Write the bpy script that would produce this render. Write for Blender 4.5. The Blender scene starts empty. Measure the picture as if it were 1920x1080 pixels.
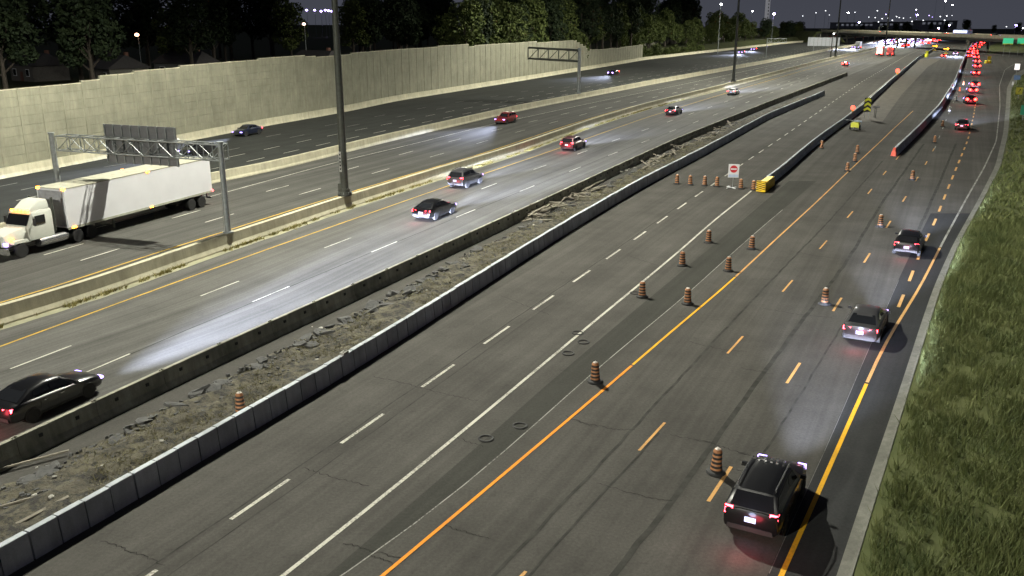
import bpy, math, random
import numpy as np
from mathutils import Vector, Matrix
random.seed(7); rng = np.random.default_rng(7)
S = bpy.context.scene; COL = S.collection
# ------------------------------------------------------------------ camera, sky, exposure
F, YH, H = 1700., 30., 16.2                    # focal length and horizon row in 1920x1080 pixels, camera height in metres
P = math.atan((540 - YH) / F); SP, CP = math.sin(P), math.cos(P)
cam = bpy.data.cameras.new('camera'); co = bpy.data.objects.new('camera', cam); COL.objects.link(co)
co.location = (0, 0, H); co.rotation_euler = (math.pi/2 - P, 0, 0)
cam.sensor_width = 36; cam.lens = 36 * F / 1920; cam.clip_start = .5; cam.clip_end = 9000
S.camera = co
W = bpy.data.worlds.new('World'); S.world = W; W.use_nodes = True
nt = W.node_tree; bg = nt.nodes['Background']
tc = nt.nodes.new('ShaderNodeTexCoord'); sx = nt.nodes.new('ShaderNodeSeparateXYZ'); rp = nt.nodes.new('ShaderNodeValToRGB')
nt.links.new(tc.outputs['Generated'], sx.inputs[0]); nt.links.new(sx.outputs['Z'], rp.inputs['Fac']); nt.links.new(rp.outputs[0], bg.inputs[0])
rp.color_ramp.elements[0].position = 0; rp.color_ramp.elements[0].color = (.050, .053, .068, 1)
rp.color_ramp.elements[1].position = .35; rp.color_ramp.elements[1].color = (.020, .022, .030, 1)
bg.inputs[1].default_value = 1.12
S.view_settings.view_transform = 'Standard'; S.view_settings.look = 'None'; S.view_settings.exposure = 0; S.view_settings.gamma = 1
S.render.engine = 'CYCLES'
cy = S.cycles; cy.use_denoising = True; cy.max_bounces = 5; cy.diffuse_bounces = 2; cy.glossy_bounces = 2; cy.transparent_max_bounces = 4
cy.sample_clamp_indirect = 3; cy.caustics_reflective = False; cy.caustics_refractive = False; cy.use_light_tree = True
MAST_POWER = 250000.; MAST_COL = (1., .985, .85); MAST_H = 42.
# ------------------------------------------------------------------ helpers
def gp(x, y, z=0.):
    """pixel of the photograph -> point on the plane at height z"""
    u, v = x - 960, y - 540
    d = (u, F*CP - v*SP, -F*SP - v*CP); t = (z - H) / d[2]
    return np.array([d[0]*t, d[1]*t, z])
class Curve:
    """smooth line on the ground traced through photo pixels"""
    def __init__(s, pts, e0=0, e1=0, sm=6, step=1., world=False):
        w = [np.array(p[:2], float) if world else gp(*p)[:2] for p in pts]
        if e0: d = w[0]-w[1]; w.insert(0, w[0] + d/np.linalg.norm(d)*e0)
        if e1: d = w[-1]-w[-2]; w.append(w[-1] + d/np.linalg.norm(d)*e1)
        w = np.array(w); a = np.r_[0, np.cumsum(np.linalg.norm(np.diff(w, axis=0), axis=1))]
        t = np.linspace(0, a[-1], max(3, int(a[-1]/step)+1))
        q = np.c_[np.interp(t, a, w[:,0]), np.interp(t, a, w[:,1])]
        for k in range(sm*6): q[1:-1] = (q[:-2] + 2*q[1:-1] + q[2:]) / 4
        s.set(q)
    def set(s, q):
        s.q = q; s.a = np.r_[0, np.cumsum(np.linalg.norm(np.diff(q, axis=0), axis=1))]; s.L = s.a[-1]
    def at(s, t): return np.array([np.interp(t, s.a, s.q[:,0]), np.interp(t, s.a, s.q[:,1])])
    def tan(s, t):
        d = s.at(min(t+.8, s.L)) - s.at(max(t-.8, 0)); return d/np.linalg.norm(d)
    def off(s, t, o):
        d = s.tan(t); return s.at(t) + np.array([d[1], -d[0]])*o
    def X(s, y): return np.interp(y, s.q[:,1], s.q[:,0])
    def near(s, p):
        p = np.array(p[:2]); i = int(np.argmin(((s.q-p)**2).sum(1))); t = s.a[i]; d = s.tan(t); t += (p-s.at(t)) @ d
        n = np.array([d[1], -d[0]]); return t, (p - s.at(t)) @ n
    def shifted(s, o):
        c = Curve.__new__(Curve); c.set(np.array([s.off(t, o) for t in s.a])); return c
class MB:
    def __init__(s): s.v = []; s.f = []; s.m = []; s.cur = 0
    def add(s, vs, fs):
        n = len(s.v); s.v += [tuple(float(c) for c in p) for p in vs]
        for f in fs: s.f.append(tuple(i+n for i in f)); s.m.append(s.cur)
    def box(s, c, sz, rz=0., top=(1, 1), M=None):
        x, y, z = sz[0]/2, sz[1]/2, sz[2]/2; vs = []
        for k in (-1, 1):
            tx, ty = top if k > 0 else (1, 1)
            for i, j in ((-1,-1),(1,-1),(1,1),(-1,1)): vs.append(Vector((i*x*tx, j*y*ty, k*z)))
        R = Matrix.Rotation(rz, 3, 'Z') if M is None else M
        s.add([R @ p + Vector(c) for p in vs], [(3,2,1,0),(4,5,6,7),(0,1,5,4),(1,2,6,5),(2,3,7,6),(3,0,4,7)])
    def loft(s, rings, caps=True, closed=True):
        n = len(rings[0]); vs = [p for r in rings for p in r]; fs = []
        for i in range(len(rings)-1):
            for j in range(n if closed else n-1):
                k = (j+1) % n; fs.append((i*n+j, i*n+k, (i+1)*n+k, (i+1)*n+j))
        if caps: fs += [tuple(range(n))[::-1], tuple((len(rings)-1)*n+j for j in range(n))]
        s.add(vs, fs)
    def tube(s, a, b, r0, r1=None, n=8):
        a, b = Vector(a), Vector(b); r1 = r0 if r1 is None else r1; d = (b-a).normalized()
        u = d.orthogonal().normalized(); w = d.cross(u)
        s.loft([[p + (u*math.cos(t) + w*math.sin(t))*r for t in [2*math.pi*i/n for i in range(n)]] for p, r in ((a, r0), (b, r1))])
    def lathe(s, prof, n=16, c=(0,0,0), axis='Z', caps=True):
        rs = []
        for r, h in prof:
            ring = []
            for i in range(n):
                t = 2*math.pi*i/n; a, b = r*math.cos(t), r*math.sin(t)
                ring.append(Vector(c) + (Vector((a, b, h)) if axis == 'Z' else Vector((h, a, b)) if axis == 'X' else Vector((a, h, b))))
            rs.append(ring)
        s.loft(rs, caps)
    def mesh(s, name, mats=None, smooth=None):
        me = bpy.data.meshes.new(name); me.from_pydata(s.v, [], s.f)
        import bmesh
        bm = bmesh.new(); bm.from_mesh(me); bmesh.ops.recalc_face_normals(bm, faces=bm.faces); bm.to_mesh(me); bm.free()
        for m in (mats if isinstance(mats, (list, tuple)) else [mats]):
            me.materials.append(m)
        if len(set(s.m)) > 1: me.polygons.foreach_set('material_index', s.m)
        if smooth is not None:
            me.polygons.foreach_set('use_smooth', [True]*len(me.polygons))
            try: me.set_sharp_from_angle(angle=math.radians(smooth))
            except Exception: pass
        return me
def link(name, me, parent=None, loc=None, rz=None, mat=None):
    o = bpy.data.objects.new(name, me); COL.objects.link(o)
    if parent: o.parent = parent
    if loc is not None: o.location = [float(c) for c in loc]
    if rz is not None: o.rotation_euler = (0, 0, rz)
    if mat is not None:
        sl = o.material_slots[0]; sl.link = 'OBJECT'; sl.material = mat
    return o
def tag(o, label=None, cat=None, group=None, kind=None):
    if label: o['label'] = label
    if cat: o['category'] = cat
    if group: o['group'] = group
    if kind: o['kind'] = kind
    return o
def empty(name, loc=(0,0,0), rz=0.):
    o = bpy.data.objects.new(name, None); COL.objects.link(o); o.location = [float(c) for c in loc]; o.rotation_euler = (0,0,rz); o.empty_display_size = .3
    return o
def np_mesh(name, verts, faces_n, mat, attr=None):
    """verts (N,3), faces of faces_n consecutive verts each"""
    me = bpy.data.meshes.new(name); n = len(verts); k = n//faces_n
    me.vertices.add(n); me.vertices.foreach_set('co', np.asarray(verts, np.float32).ravel())
    me.loops.add(n); me.loops.foreach_set('vertex_index', np.arange(n, dtype=np.int32))
    me.polygons.add(k); me.polygons.foreach_set('loop_start', np.arange(0, n, faces_n, dtype=np.int32))
    try: me.polygons.foreach_set('loop_total', np.full(k, faces_n, np.int32))
    except Exception: pass
    if attr is not None:
        a = me.attributes.new('tone', 'FLOAT', 'POINT'); a.data.foreach_set('value', np.asarray(attr, np.float32))
    me.materials.append(mat); me.update(); me.validate()
    return me
# ------------------------------------------------------------------ materials
def newmat(name):
    m = bpy.data.materials.new(name); m.use_nodes = True; t = m.node_tree
    return m, t, t.nodes['Principled BSDF']
def N(t, typ, **kw):
    n = t.nodes.new(typ)
    for k, v in kw.items(): setattr(n, k, v)
    return n
def noise(t, vec, scale, detail=3, rough=.55):
    n = N(t, 'ShaderNodeTexNoise'); n.inputs['Scale'].default_value = scale; n.inputs['Detail'].default_value = detail; n.inputs['Roughness'].default_value = rough
    if vec is not None: t.links.new(vec, n.inputs['Vector'])
    return n.outputs['Fac']
def mrange(t, v, a, b, c, d):
    n = N(t, 'ShaderNodeMapRange'); t.links.new(v, n.inputs[0])
    for i, q in enumerate((a, b, c, d)): n.inputs[i+1].default_value = q
    return n.outputs[0]
def mul(t, a, b, op='MULTIPLY'):
    n = N(t, 'ShaderNodeMath', operation=op)
    for i, q in enumerate((a, b)):
        if isinstance(q, (int, float)): n.inputs[i].default_value = q
        else: t.links.new(q, n.inputs[i])
    return n.outputs[0]
def scalecol(t, col, fac):
    n = N(t, 'ShaderNodeVectorMath', operation='SCALE')
    if isinstance(col, tuple): n.inputs[0].default_value = col[:3]
    else: t.links.new(col, n.inputs[0])
    t.links.new(fac, n.inputs['Scale']); return n.outputs[0]
def mixcol(t, a, b, fac):
    n = N(t, 'ShaderNodeMix', data_type='RGBA')
    for i, q in ((6, a), (7, b)):
        if isinstance(q, tuple): n.inputs[i].default_value = (*q[:3], 1)
        else: t.links.new(q, n.inputs[i])
    t.links.new(fac, n.inputs[0]); return n.outputs[2]
def bump(t, b, h, strength=.3, dist=.02):
    n = N(t, 'ShaderNodeBump'); n.inputs['Strength'].default_value = strength; n.inputs['Distance'].default_value = dist
    t.links.new(h, n.inputs['Height']); t.links.new(n.outputs[0], b.inputs['Normal'])
def plain(name, col, rough=.6, metal=0., var=.25, scale=3., bmp=0., spec=.5, fine=40.):
    m, t, b = newmat(name); tcn = N(t, 'ShaderNodeTexCoord').outputs['Object']
    f = mrange(t, noise(t, tcn, scale, 4, .6), .25, .75, 1-var, 1+var)
    t.links.new(scalecol(t, col, f), b.inputs['Base Color'])
    b.inputs['Roughness'].default_value = rough; b.inputs['Metallic'].default_value = metal; b.inputs['Specular IOR Level'].default_value = spec
    if bmp: bump(t, b, noise(t, tcn, fine, 3), bmp, .01)
    return m
def emit(name, col, strength, sample=True):
    m, t, b = newmat(name)
    b.inputs['Base Color'].default_value = (*[min(c, .8) for c in col], 1); b.inputs['Roughness'].default_value = .4
    b.inputs['Emission Color'].default_value = (*col, 1); b.inputs['Emission Strength'].default_value = strength
    if not sample: m.cycles.emission_sampling = 'NONE'
    return m
def asphalt(name, col, streak=.22, patch=.22, warm=0.):
    m, t, b = newmat(name); c = N(t, 'ShaderNodeTexCoord'); uv, ob = c.outputs['UV'], c.outputs['Object']
    mp = N(t, 'ShaderNodeMapping'); mp.inputs['Scale'].default_value = (.85, .012, 1); t.links.new(uv, mp.inputs[0])
    s1 = mrange(t, noise(t, mp.outputs[0], 1., 3, .5), .3, .7, 1-streak, 1+streak)
    mp2 = N(t, 'ShaderNodeMapping'); mp2.inputs['Scale'].default_value = (4., .05, 1); t.links.new(uv, mp2.inputs[0])
    s2 = mrange(t, noise(t, mp2.outputs[0], 1., 2, .5), .3, .7, 1-streak*.5, 1+streak*.5)
    p1 = mrange(t, noise(t, ob, .22, 5, .65), .3, .7, 1-patch, 1+patch)
    g1 = mrange(t, noise(t, ob, 9., 2, .6), .3, .7, .88, 1.12)
    g2 = mrange(t, noise(t, ob, 45., 2, .7), .3, .7, .8, 1.2)
    st = mrange(t, noise(t, ob, 1.1, 5, .7), .60, .74, 1., .78)
    f = mul(t, mul(t, mul(t, s1, s2), st), mul(t, p1, mul(t, g1, g2)))
    t.links.new(scalecol(t, col, f), b.inputs['Base Color'])
    b.inputs['Roughness'].default_value = .92; b.inputs['Specular IOR Level'].default_value = .12
    bump(t, b, noise(t, ob, 60., 3), .35, .008)
    return m
def concrete(name, col, stain=.3, rough=.85, vs=1.2, rv=(.92, 1.06)):
    m, t, b = newmat(name); c = N(t, 'ShaderNodeTexCoord').outputs['Object']
    geo = N(t, 'ShaderNodeNewGeometry').outputs['Position']
    a = mrange(t, noise(t, geo, .45, 5, .65), .3, .7, 1-stain, 1+stain*.6)
    mp = N(t, 'ShaderNodeMapping'); mp.inputs['Scale'].default_value = (2.2, 2.2, .25); t.links.new(geo, mp.inputs[0])
    s = mrange(t, noise(t, mp.outputs[0], vs, 4, .6), .35, .75, 1.08, 1-stain*.8)
    g = mrange(t, noise(t, geo, 22., 2, .7), .3, .7, .9, 1.1)
    oi = N(t, 'ShaderNodeObjectInfo').outputs['Random']
    f = mul(t, mul(t, a, s), mul(t, g, mrange(t, oi, 0, 1, *rv)))
    t.links.new(scalecol(t, col, f), b.inputs['Base Color']); b.inputs['Roughness'].default_value = rough; b.inputs['Specular IOR Level'].default_value = .25
    bump(t, b, noise(t, geo, 14., 4), .3, .012)
    return m
def paintmat(name, col, wear=.5):
    m, t, b = newmat(name); c = N(t, 'ShaderNodeNewGeometry').outputs['Position']
    n1 = noise(t, c, 11., 4, .75); n2 = noise(t, c, .5, 3, .6)
    w = mrange(t, mul(t, n1, mrange(t, n2, .3, .7, .75, 1.3)), .46, .66, 0, wear)
    t.links.new(mixcol(t, col, (.07, .068, .06), w), b.inputs['Base Color']); b.inputs['Roughness'].default_value = .85; b.inputs['Specular IOR Level'].default_value = .15
    return m
def carpaint(name, col, rough=.28, metal=.3):
    m, t, b = newmat(name); c = N(t, 'ShaderNodeTexCoord').outputs['Object']
    f = mrange(t, noise(t, c, 2.5, 4, .6), .3, .7, .9, 1.1)
    t.links.new(scalecol(t, col, f), b.inputs['Base Color']); b.inputs['Roughness'].default_value = rough; b.inputs['Metallic'].default_value = metal
    b.inputs['Coat Weight'].default_value = .5; b.inputs['Coat Roughness'].default_value = .08
    return m
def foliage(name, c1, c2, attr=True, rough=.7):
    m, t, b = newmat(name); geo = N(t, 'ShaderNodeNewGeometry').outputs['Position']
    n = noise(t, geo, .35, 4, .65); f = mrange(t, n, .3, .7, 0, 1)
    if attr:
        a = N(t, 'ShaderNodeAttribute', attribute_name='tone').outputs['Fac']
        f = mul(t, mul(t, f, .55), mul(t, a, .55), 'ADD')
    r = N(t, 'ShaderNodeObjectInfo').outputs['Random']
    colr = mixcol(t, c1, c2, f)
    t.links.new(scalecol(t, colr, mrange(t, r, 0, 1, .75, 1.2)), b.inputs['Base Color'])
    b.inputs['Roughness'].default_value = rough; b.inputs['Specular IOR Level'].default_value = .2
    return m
M = {}
M['eb'] = asphalt('worn_grey_asphalt', (.098, .096, .088), .26, .14)
M['col'] = asphalt('collector_asphalt', (.068, .065, .058), .16, .2)
M['wb'] = asphalt('grey_asphalt', (.070, .069, .062), .25, .12)
M['wbc'] = asphalt('dark_asphalt', (.040, .042, .038), .12, .15)
M['new'] = asphalt('fresh_asphalt_strip', (.043, .043, .037), .12, .12)
M['shoulder'] = asphalt('shoulder_asphalt', (.029, .030, .030), .15, .18)
M['seam'] = plain('tar_seam', (.046, .046, .041), .95, var=.45, scale=1.2, spec=.08)
M['crack'] = plain('crack_tar', (.022, .022, .02), .95, var=.3, scale=2., spec=.08)
M['white'] = paintmat('worn_white_road_paint', (.52, .51, .44), .75)
M['whiteold'] = paintmat('faded_white_road_paint', (.30, .30, .27), .9)
M['whiteghost'] = paintmat('ghost_white_paint', (.15, .15, .14), .95)
M['yellow'] = paintmat('yellow_road_paint', (.55, .36, .05), .5)
M['orange'] = paintmat('orange_road_paint', (.85, .30, .025), .25)
M['orangeold'] = paintmat('faded_orange_road_paint', (.60, .34, .12), .45)
M['amber'] = paintmat('amber_road_paint', (.75, .40, .02), .25)
M['conc'] = concrete('barrier_concrete', (.34, .33, .265), .42)
M['conc2'] = concrete('pale_concrete', (.47, .44, .32), .22)
M['block'] = concrete('grey_block_concrete', (.47, .50, .53), .25)
M['gutter'] = concrete('gutter_concrete', (.17, .17, .145), .35)
M['wallp'] = concrete('noise_wall_concrete', (.225, .220, .162), .2, rv=(.97, 1.03))
M['steel'] = plain('galvanised_steel', (.30, .32, .32), .5, .55, .2, 4.)
M['dsteel'] = plain('dark_weathered_steel', (.10, .105, .09), .55, .4, .2, 4.)
M['signback'] = plain('aluminium_sign_back', (.22, .22, .23), .5, .5, .15, 2.)
M['rubber'] = plain('black_rubber', (.02, .02, .02), .8)
M['black'] = plain('black_plastic', (.018, .018, .018), .6)
M['drum'] = plain('orange_plastic', (.34, .15, .06), .6, var=.35, scale=6.)
M['drumblk'] = plain('black_band', (.035, .028, .025), .5, var=.3, scale=6.)
M['glass'] = plain('dark_car_glass', (.012, .013, .015), .06, var=.1, spec=.8)
M['tyre'] = plain('tyre_rubber', (.018, .018, .018), .85)
M['rim'] = plain('alloy_rim', (.25, .25, .26), .35, .8)
M['chrome'] = plain('bright_trim', (.6, .6, .6), .2, .9)
M['headw'] = emit('headlamp_lens', (.42, .30, 1.), 5.)
M['headfar'] = emit('far_headlamp_lens', (.50, .31, 1.), 6., False)
M['tailr'] = emit('tail_lamp_lens', (1., .04, .06), 26.)
M['tailfar'] = emit('far_tail_lamp_lens', (1., .016, .012), 42., False)
M['plate'] = emit('glowing_number_plate', (.55, .62, 1.), 1.0)  # plate itself glows, standing in for its lamp's light on it
M['amberl'] = emit('amber_marker_lens', (1., .33, .02), 22.)
M['redl'] = emit('red_marker_lens', (1., .05, .05), 20.)
M['dirt'] = None
m, t, b = newmat('dirt_and_dead_grass'); g = N(t, 'ShaderNodeNewGeometry').outputs['Position']
c1 = mixcol(t, (.060, .054, .040), (.135, .122, .080), mrange(t, noise(t, g, .9, 5, .7), .35, .65, 0, 1))
c2 = mixcol(t, c1, (.032, .030, .026), mrange(t, noise(t, g, 2.6, 4, .7), .46, .6, 0, 1))
t.links.new(c2, b.inputs['Base Color']); b.inputs['Roughness'].default_value = .95; bump(t, b, noise(t, g, 7., 5, .7), 1., .12); M['dirt'] = m
M['gravel'] = plain('dark_gravel', (.075, .066, .052), .9, var=.45, scale=.8, bmp=.6, fine=5.)
M['soil'] = plain('dark_ground', (.035, .042, .022), .95, var=.5, scale=.15, bmp=.4, fine=2.)
M['turf'] = foliage('grass_ground', (.042, .054, .018), (.085, .092, .036), attr=False, rough=.95)
M['blade'] = foliage('grass_blades', (.042, .066, .020), (.16, .172, .066))
M['straw'] = foliage('dead_grass', (.075, .068, .036), (.20, .18, .095))
M['weed'] = foliage('weeds', (.12, .115, .04), (.30, .26, .10))
M['leafA'] = foliage('leaf_green', (.034, .054, .016), (.12, .145, .042))
M['leafB'] = foliage('leaf_dark', (.012, .022, .012), (.040, .056, .024))  # gloom of the unlit trees put into a darker leaf colour
M['bark'] = plain('bark', (.055, .045, .035), .9, var=.4, scale=5., bmp=.5, fine=12.)
M['wood'] = plain('weathered_wood', (.20, .18, .14), .85, var=.35, scale=3.)
M['rubble'] = plain('broken_asphalt', (.075, .075, .072), .9, var=.4, scale=2., bmp=.4, fine=9.)
M['rubblew'] = plain('broken_concrete', (.36, .35, .31), .9, var=.3, scale=2.)
# ------------------------------------------------------------------ traced ground lines
med = Curve([(0,612),(145,570),(220,543),(325,502),(417,470),(480,450),(635,395),(692,377),(805,340),(960,292),(1110,237),(1210,205),(1360,166),(1440,145),(1535,119),(1640,93),(1735,73),(1775,66)], 45, 160)
div = Curve([(105,420),(400,342),(480,329),(642,288),(712,270),(975,208),(1210,161),(1440,118),(1560,94),(1640,80),(1700,70)], 70, 260)
nor = Curve([(0,335),(195,297),(327,269),(490,237),(635,212),(742,189),(850,172),(960,154),(1092,132),(1210,112),(1350,96),(1471,82),(1560,75),(1640,68)], 60, 260)
lb = Curve([(0,887),(160,809),(345,715),(480,653),(717,540),(960,424),(1270,273),(1440,201),(1592,141)], 14, 0)
lbx = Curve([(0,887),(160,809),(345,715),(480,653),(717,540),(960,424),(1270,273),(1440,201),(1592,141),(1690,103),(1770,76),(1800,67)], 30, 160)
bw = Curve([(55,1057),(206,970),(334,891),(442,826),(658,700),(800,608),(940,516),(1080,427),(1200,355),(1330,286),(1440,224),(1547,178)], 8, 0)
wline = Curve([(537,1076),(680,965),(755,900),(850,824),(960,732),(1052,655),(1090,622),(1185,545),(1285,462),(1330,420),(1407,360),(1460,315),(1515,270),(1580,224),(1660,156),(1715,112),(1765,84)], 14, 0)
cdash = Curve([(278,1080),(473,947),(654,822),(792,725),(908,645),(998,581),(1074,530),(1135,487),(1189,450),(1233,418),(1272,391),(1306,367),(1387,311),(1430,282),(1464,259),(1615,154),(1700,104),(1750,82)], 14, 0)
sl = Curve([(615,1075),(705,995),(805,917),(905,835),(960,775),(1065,687),(1160,607),(1247,535),(1335,462),(1435,377)], 14, 14)
sr = Curve([(655,1077),(730,1030),(835,940),(950,847),(1035,765),(1125,685),(1277,562),(1372,475),(1435,420),(1495,370),(1542,330)], 14, 0)
ora = Curve([(717,1080),(992,850),(1077,776),(1137,728),(1185,686),(1250,628),(1315,575),(1360,538),(1437,465),(1530,380),(1590,322),(1647,269),(1677,240),(1712,208)], 14, 0)
dA = Curve([(980,1078),(1197,848),(1364,663),(1467,548),(1537,466),(1590,407),(1629,362),(1657,326),(1690,288)], 10, 0)
dB = Curve([(1260,1045),(1342,917),(1476,719),(1561,585),(1619,494),(1662,427),(1692,379),(1717,339),(1736,307),(1754,274)], 10, 0)
dC = Curve([(1684,577),(1705,528),(1733,453),(1750,425),(1769,374),(1785,335),(1815,262),(1826,215),(1830,190)], 0, 0)
dD = Curve([(1752,280),(1768,240),(1782,205),(1796,172),(1809,145),(1813,120),(1818,100)], 0, 0)
rl = Curve([(1467,1075),(1500,1002),(1525,945),(1585,808),(1625,720),(1650,660),(1680,610),(1725,539),(1762,465),(1815,367),(1845,315),(1868,265),(1875,200),(1874,160),(1884,131),(1905,118),(1935,110)], 12, 0, 3)
pe = Curve([(1440,1075),(1492,957),(1520,895),(1560,820),(1600,715),(1627,657),(1677,540),(1715,460),(1745,400)], 12, 0)
gl = Curve([(1570,1075),(1600,985),(1620,922),(1660,810),(1700,690),(1725,612),(1750,539),(1787,457),(1830,382),(1866,312),(1881,250),(1886,200),(1888,165),(1900,140),(1930,124),(1990,112)], 14, 0, 3)
cr = Curve([(1595,1077),(1635,947),(1678,810),(1722,665),(1762,539),(1797,455),(1842,375),(1875,312),(1889,250),(1893,200),(1895,168),(1908,146),(1940,130),(2000,117)], 14, 0, 3)
cb = Curve([(1425,362),(1467,330),(1517,285),(1545,262),(1583,234),(1620,205),(1670,158),(1722,112),(1752,94)], 0, 0, 3)
rb = Curve([(1676,292),(1722,247),(1762,203),(1788,160),(1800,130),(1812,100),(1822,84)], 0, 60, 4)
# ------------------------------------------------------------------ ground and roads
def sheet(name, left, right, ys, z, mat, ref=None, kind='structure', parent=None):
    """ground sheet between two lines given as functions X(Y)"""
    k = 3; V = []; UV = []; Fc = []
    for y in ys:
        a, b2 = float(left(y)), float(right(y)); r = float(ref(y)) if ref else a
        for i in range(k+1):
            x = a + (b2-a)*i/k; V.append((x, y, z)); UV.append(((x-r)*.89, y*1.12))
    for j in range(len(ys)-1):
        for i in range(k):
            q = j*(k+1)+i; Fc.append((q, q+1, q+k+2, q+k+1))
    me = bpy.data.meshes.new(name); me.from_pydata(V, [], Fc)
    ul = me.uv_layers.new(name='UVMap'); li = np.zeros(len(me.loops), np.int32); me.loops.foreach_get('vertex_index', li)
    ul.data.foreach_set('uv', np.array(UV, np.float32)[li].ravel()); me.materials.append(mat)
    o = link(name, me, parent)
    if kind: o['kind'] = kind
    return o
ys = list(np.arange(8, 120, 3.)) + list(np.arange(120, 400, 8.)) + list(np.arange(400, 1150, 25.))
g = MB(); g.add([(-3500,-300,-.12),(3500,-300,-.12),(3500,1250,-.12),(-3500,1250,-.12)], [(0,1,2,3)])
tag(link('ground', g.mesh('ground', M['soil'])), kind='structure')
def slope_of(c): return lambda y: np.where(y < c.q[0,1], c.q[0,0] + (y-c.q[0,1])*.5, c.X(y))
road_wbc = sheet('westbound_collector_road', nor.X, div.X, ys, -.008, M['wbc'], div.X)
road_wb = sheet('westbound_express_road', div.X, med.X, ys, -.004, M['wb'], med.X)
road_eb = sheet('eastbound_express_road', med.X, lbx.X, ys, 0., M['eb'], med.X)
def ebr(y): return np.interp(y, np.r_[gl.q[:,1], 1150], np.r_[gl.q[:,0], 900])
road_col = sheet('eastbound_collector_road', lbx.X, ebr, ys, -.002, M['col'], wline.X)
# strips laid on the collector road
def ribbon(name, c, w, z, mat, s0=0, s1=None, parent=None, kind=None, step=3., jit=0.):
    s1 = c.L if s1 is None else s1; n = max(2, int((s1-s0)/step)+1); m = MB(); ts = np.linspace(s0, s1, n)
    L_, R_ = [], []
    for t in ts:
        j = random.uniform(-jit, jit); p, q = c.off(t, -w/2+j), c.off(t, w/2+j)
        L_.append((*p, z)); R_.append((*q, z))
    m.add(L_+R_, [(i, i+n, i+n+1, i+1) for i in range(n-1)])
    o = link(name, m.mesh(name, mat), parent)
    if kind: o['kind'] = kind
    return o
ymin, ymax = sl.q[0,1], min(sl.q[-1,1], sr.q[-1,1])
sheet('fresh_asphalt_strip', sl.X, sr.X, list(np.arange(ymin, ymax, 3.)), .003, M['new'], sl.X, None, road_col)
sheet('dark_shoulder', pe.X, gl.X, list(np.arange(max(pe.q[0,1], gl.q[0,1]), pe.q[-1,1], 3.)), .003, M['shoulder'], gl.X, None, road_col)
# tar seams
for pts, w in (([(982,1022),(1180,812),(1305,677),(1430,542),(1545,425),(1655,302)], .16), ([(1197,1020),(1315,872),(1360,797),(1440,690),(1525,572),(1580,505),(1647,390),(1732,270)], .28),
               ([(1722,432),(1762,342),(1792,270)], .3), ([(1045,1020),(1130,925),(1235,812)], .12), ([(1420,870),(1500,740),(1580,610)], .12)):
    ribbon('tar_seam', Curve(pts, 12 if pts[0][1] > 1000 else 0), w*.8, .006, M['seam'], parent=road_col, jit=.035, step=1.)
ribbon('tar_seam', cdash.shifted(-.28), .07, .006, M['seam'], 0, 120, road_col, jit=.03, step=1.5)
ribbon('tar_seam', cdash.shifted(.55), .05, .006, M['seam'], 0, 45, road_col, jit=.03, step=1.5)
eb2 = Curve([(205,680),(497,556),(696,473),(859,406),(975,359),(1070,321),(1147,289),(1210,265),(1380,200),(1520,145),(1640,107)], 40, 0)
eb1 = Curve([(82,668),(388,551),(607,465),(899,356),(997,319),(1084,289),(1147,265),(1205,245),(1400,177),(1560,128),(1660,99)], 25, 0)
eby = Curve([(0,650),(300,540),(480,475),(830,352),(960,308),(1040,281),(1210,221),(1360,175),(1500,134),(1640,98),(1735,76)], 30, 0)
ribbon('tar_seam', eb2.shifted(.05), .09, .006, M['seam'], 0, 160, road_eb, jit=.03)
def crack(pts, parent, w=.036):
    W_ = [gp(*p)[:2] for p in pts]; m = MB(); n = 14; L_, R_ = [], []
    for i in range(n*(len(W_)-1)+1):
        k = min(i//n, len(W_)-2); f = (i-k*n)/n; p = W_[k]*(1-f) + W_[k+1]*f; d = W_[k+1]-W_[k]; d = d/np.linalg.norm(d); q = np.array([d[1], -d[0]])
        p = p + q*random.uniform(-.07, .07); ww = w*random.uniform(.4, 1.1)
        L_.append((*(p-q*ww/2), .0095)); R_.append((*(p+q*ww/2), .0095))
    k = len(L_); m.add(L_+R_, [(i, i+k, i+k+1, i+1) for i in range(k-1)])
    link('crack', m.mesh('crack', M['crack']), parent)
for pts in ([(700,706),(770,722),(830,738),(895,752)], [(645,1018),(690,1032),(760,1050)], [(570,878),(625,895),(690,912)], [(690,1040),(745,1060)], [(850,818),(905,838)], [(1080,790),(1150,805),(1190,806)],
            [(1255,815),(1330,830),(1390,850),(1440,862)], [(1430,578),(1500,590),(1560,596)], [(1060,780),(1110,800)], [(190,1015),(250,1035),(310,1060)], [(1390,690),(1450,702)], [(940,555),(990,575),(1030,590)],
            [(1480,470),(1530,480),(1600,488)], [(1290,640),(1350,655),(1400,660)], [(1120,905),(1200,930),(1260,940)], [(830,985),(880,1000),(920,1010)], [(1180,480),(1240,500)], [(1330,870),(1400,885)]):
    crack(pts, road_col)
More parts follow.
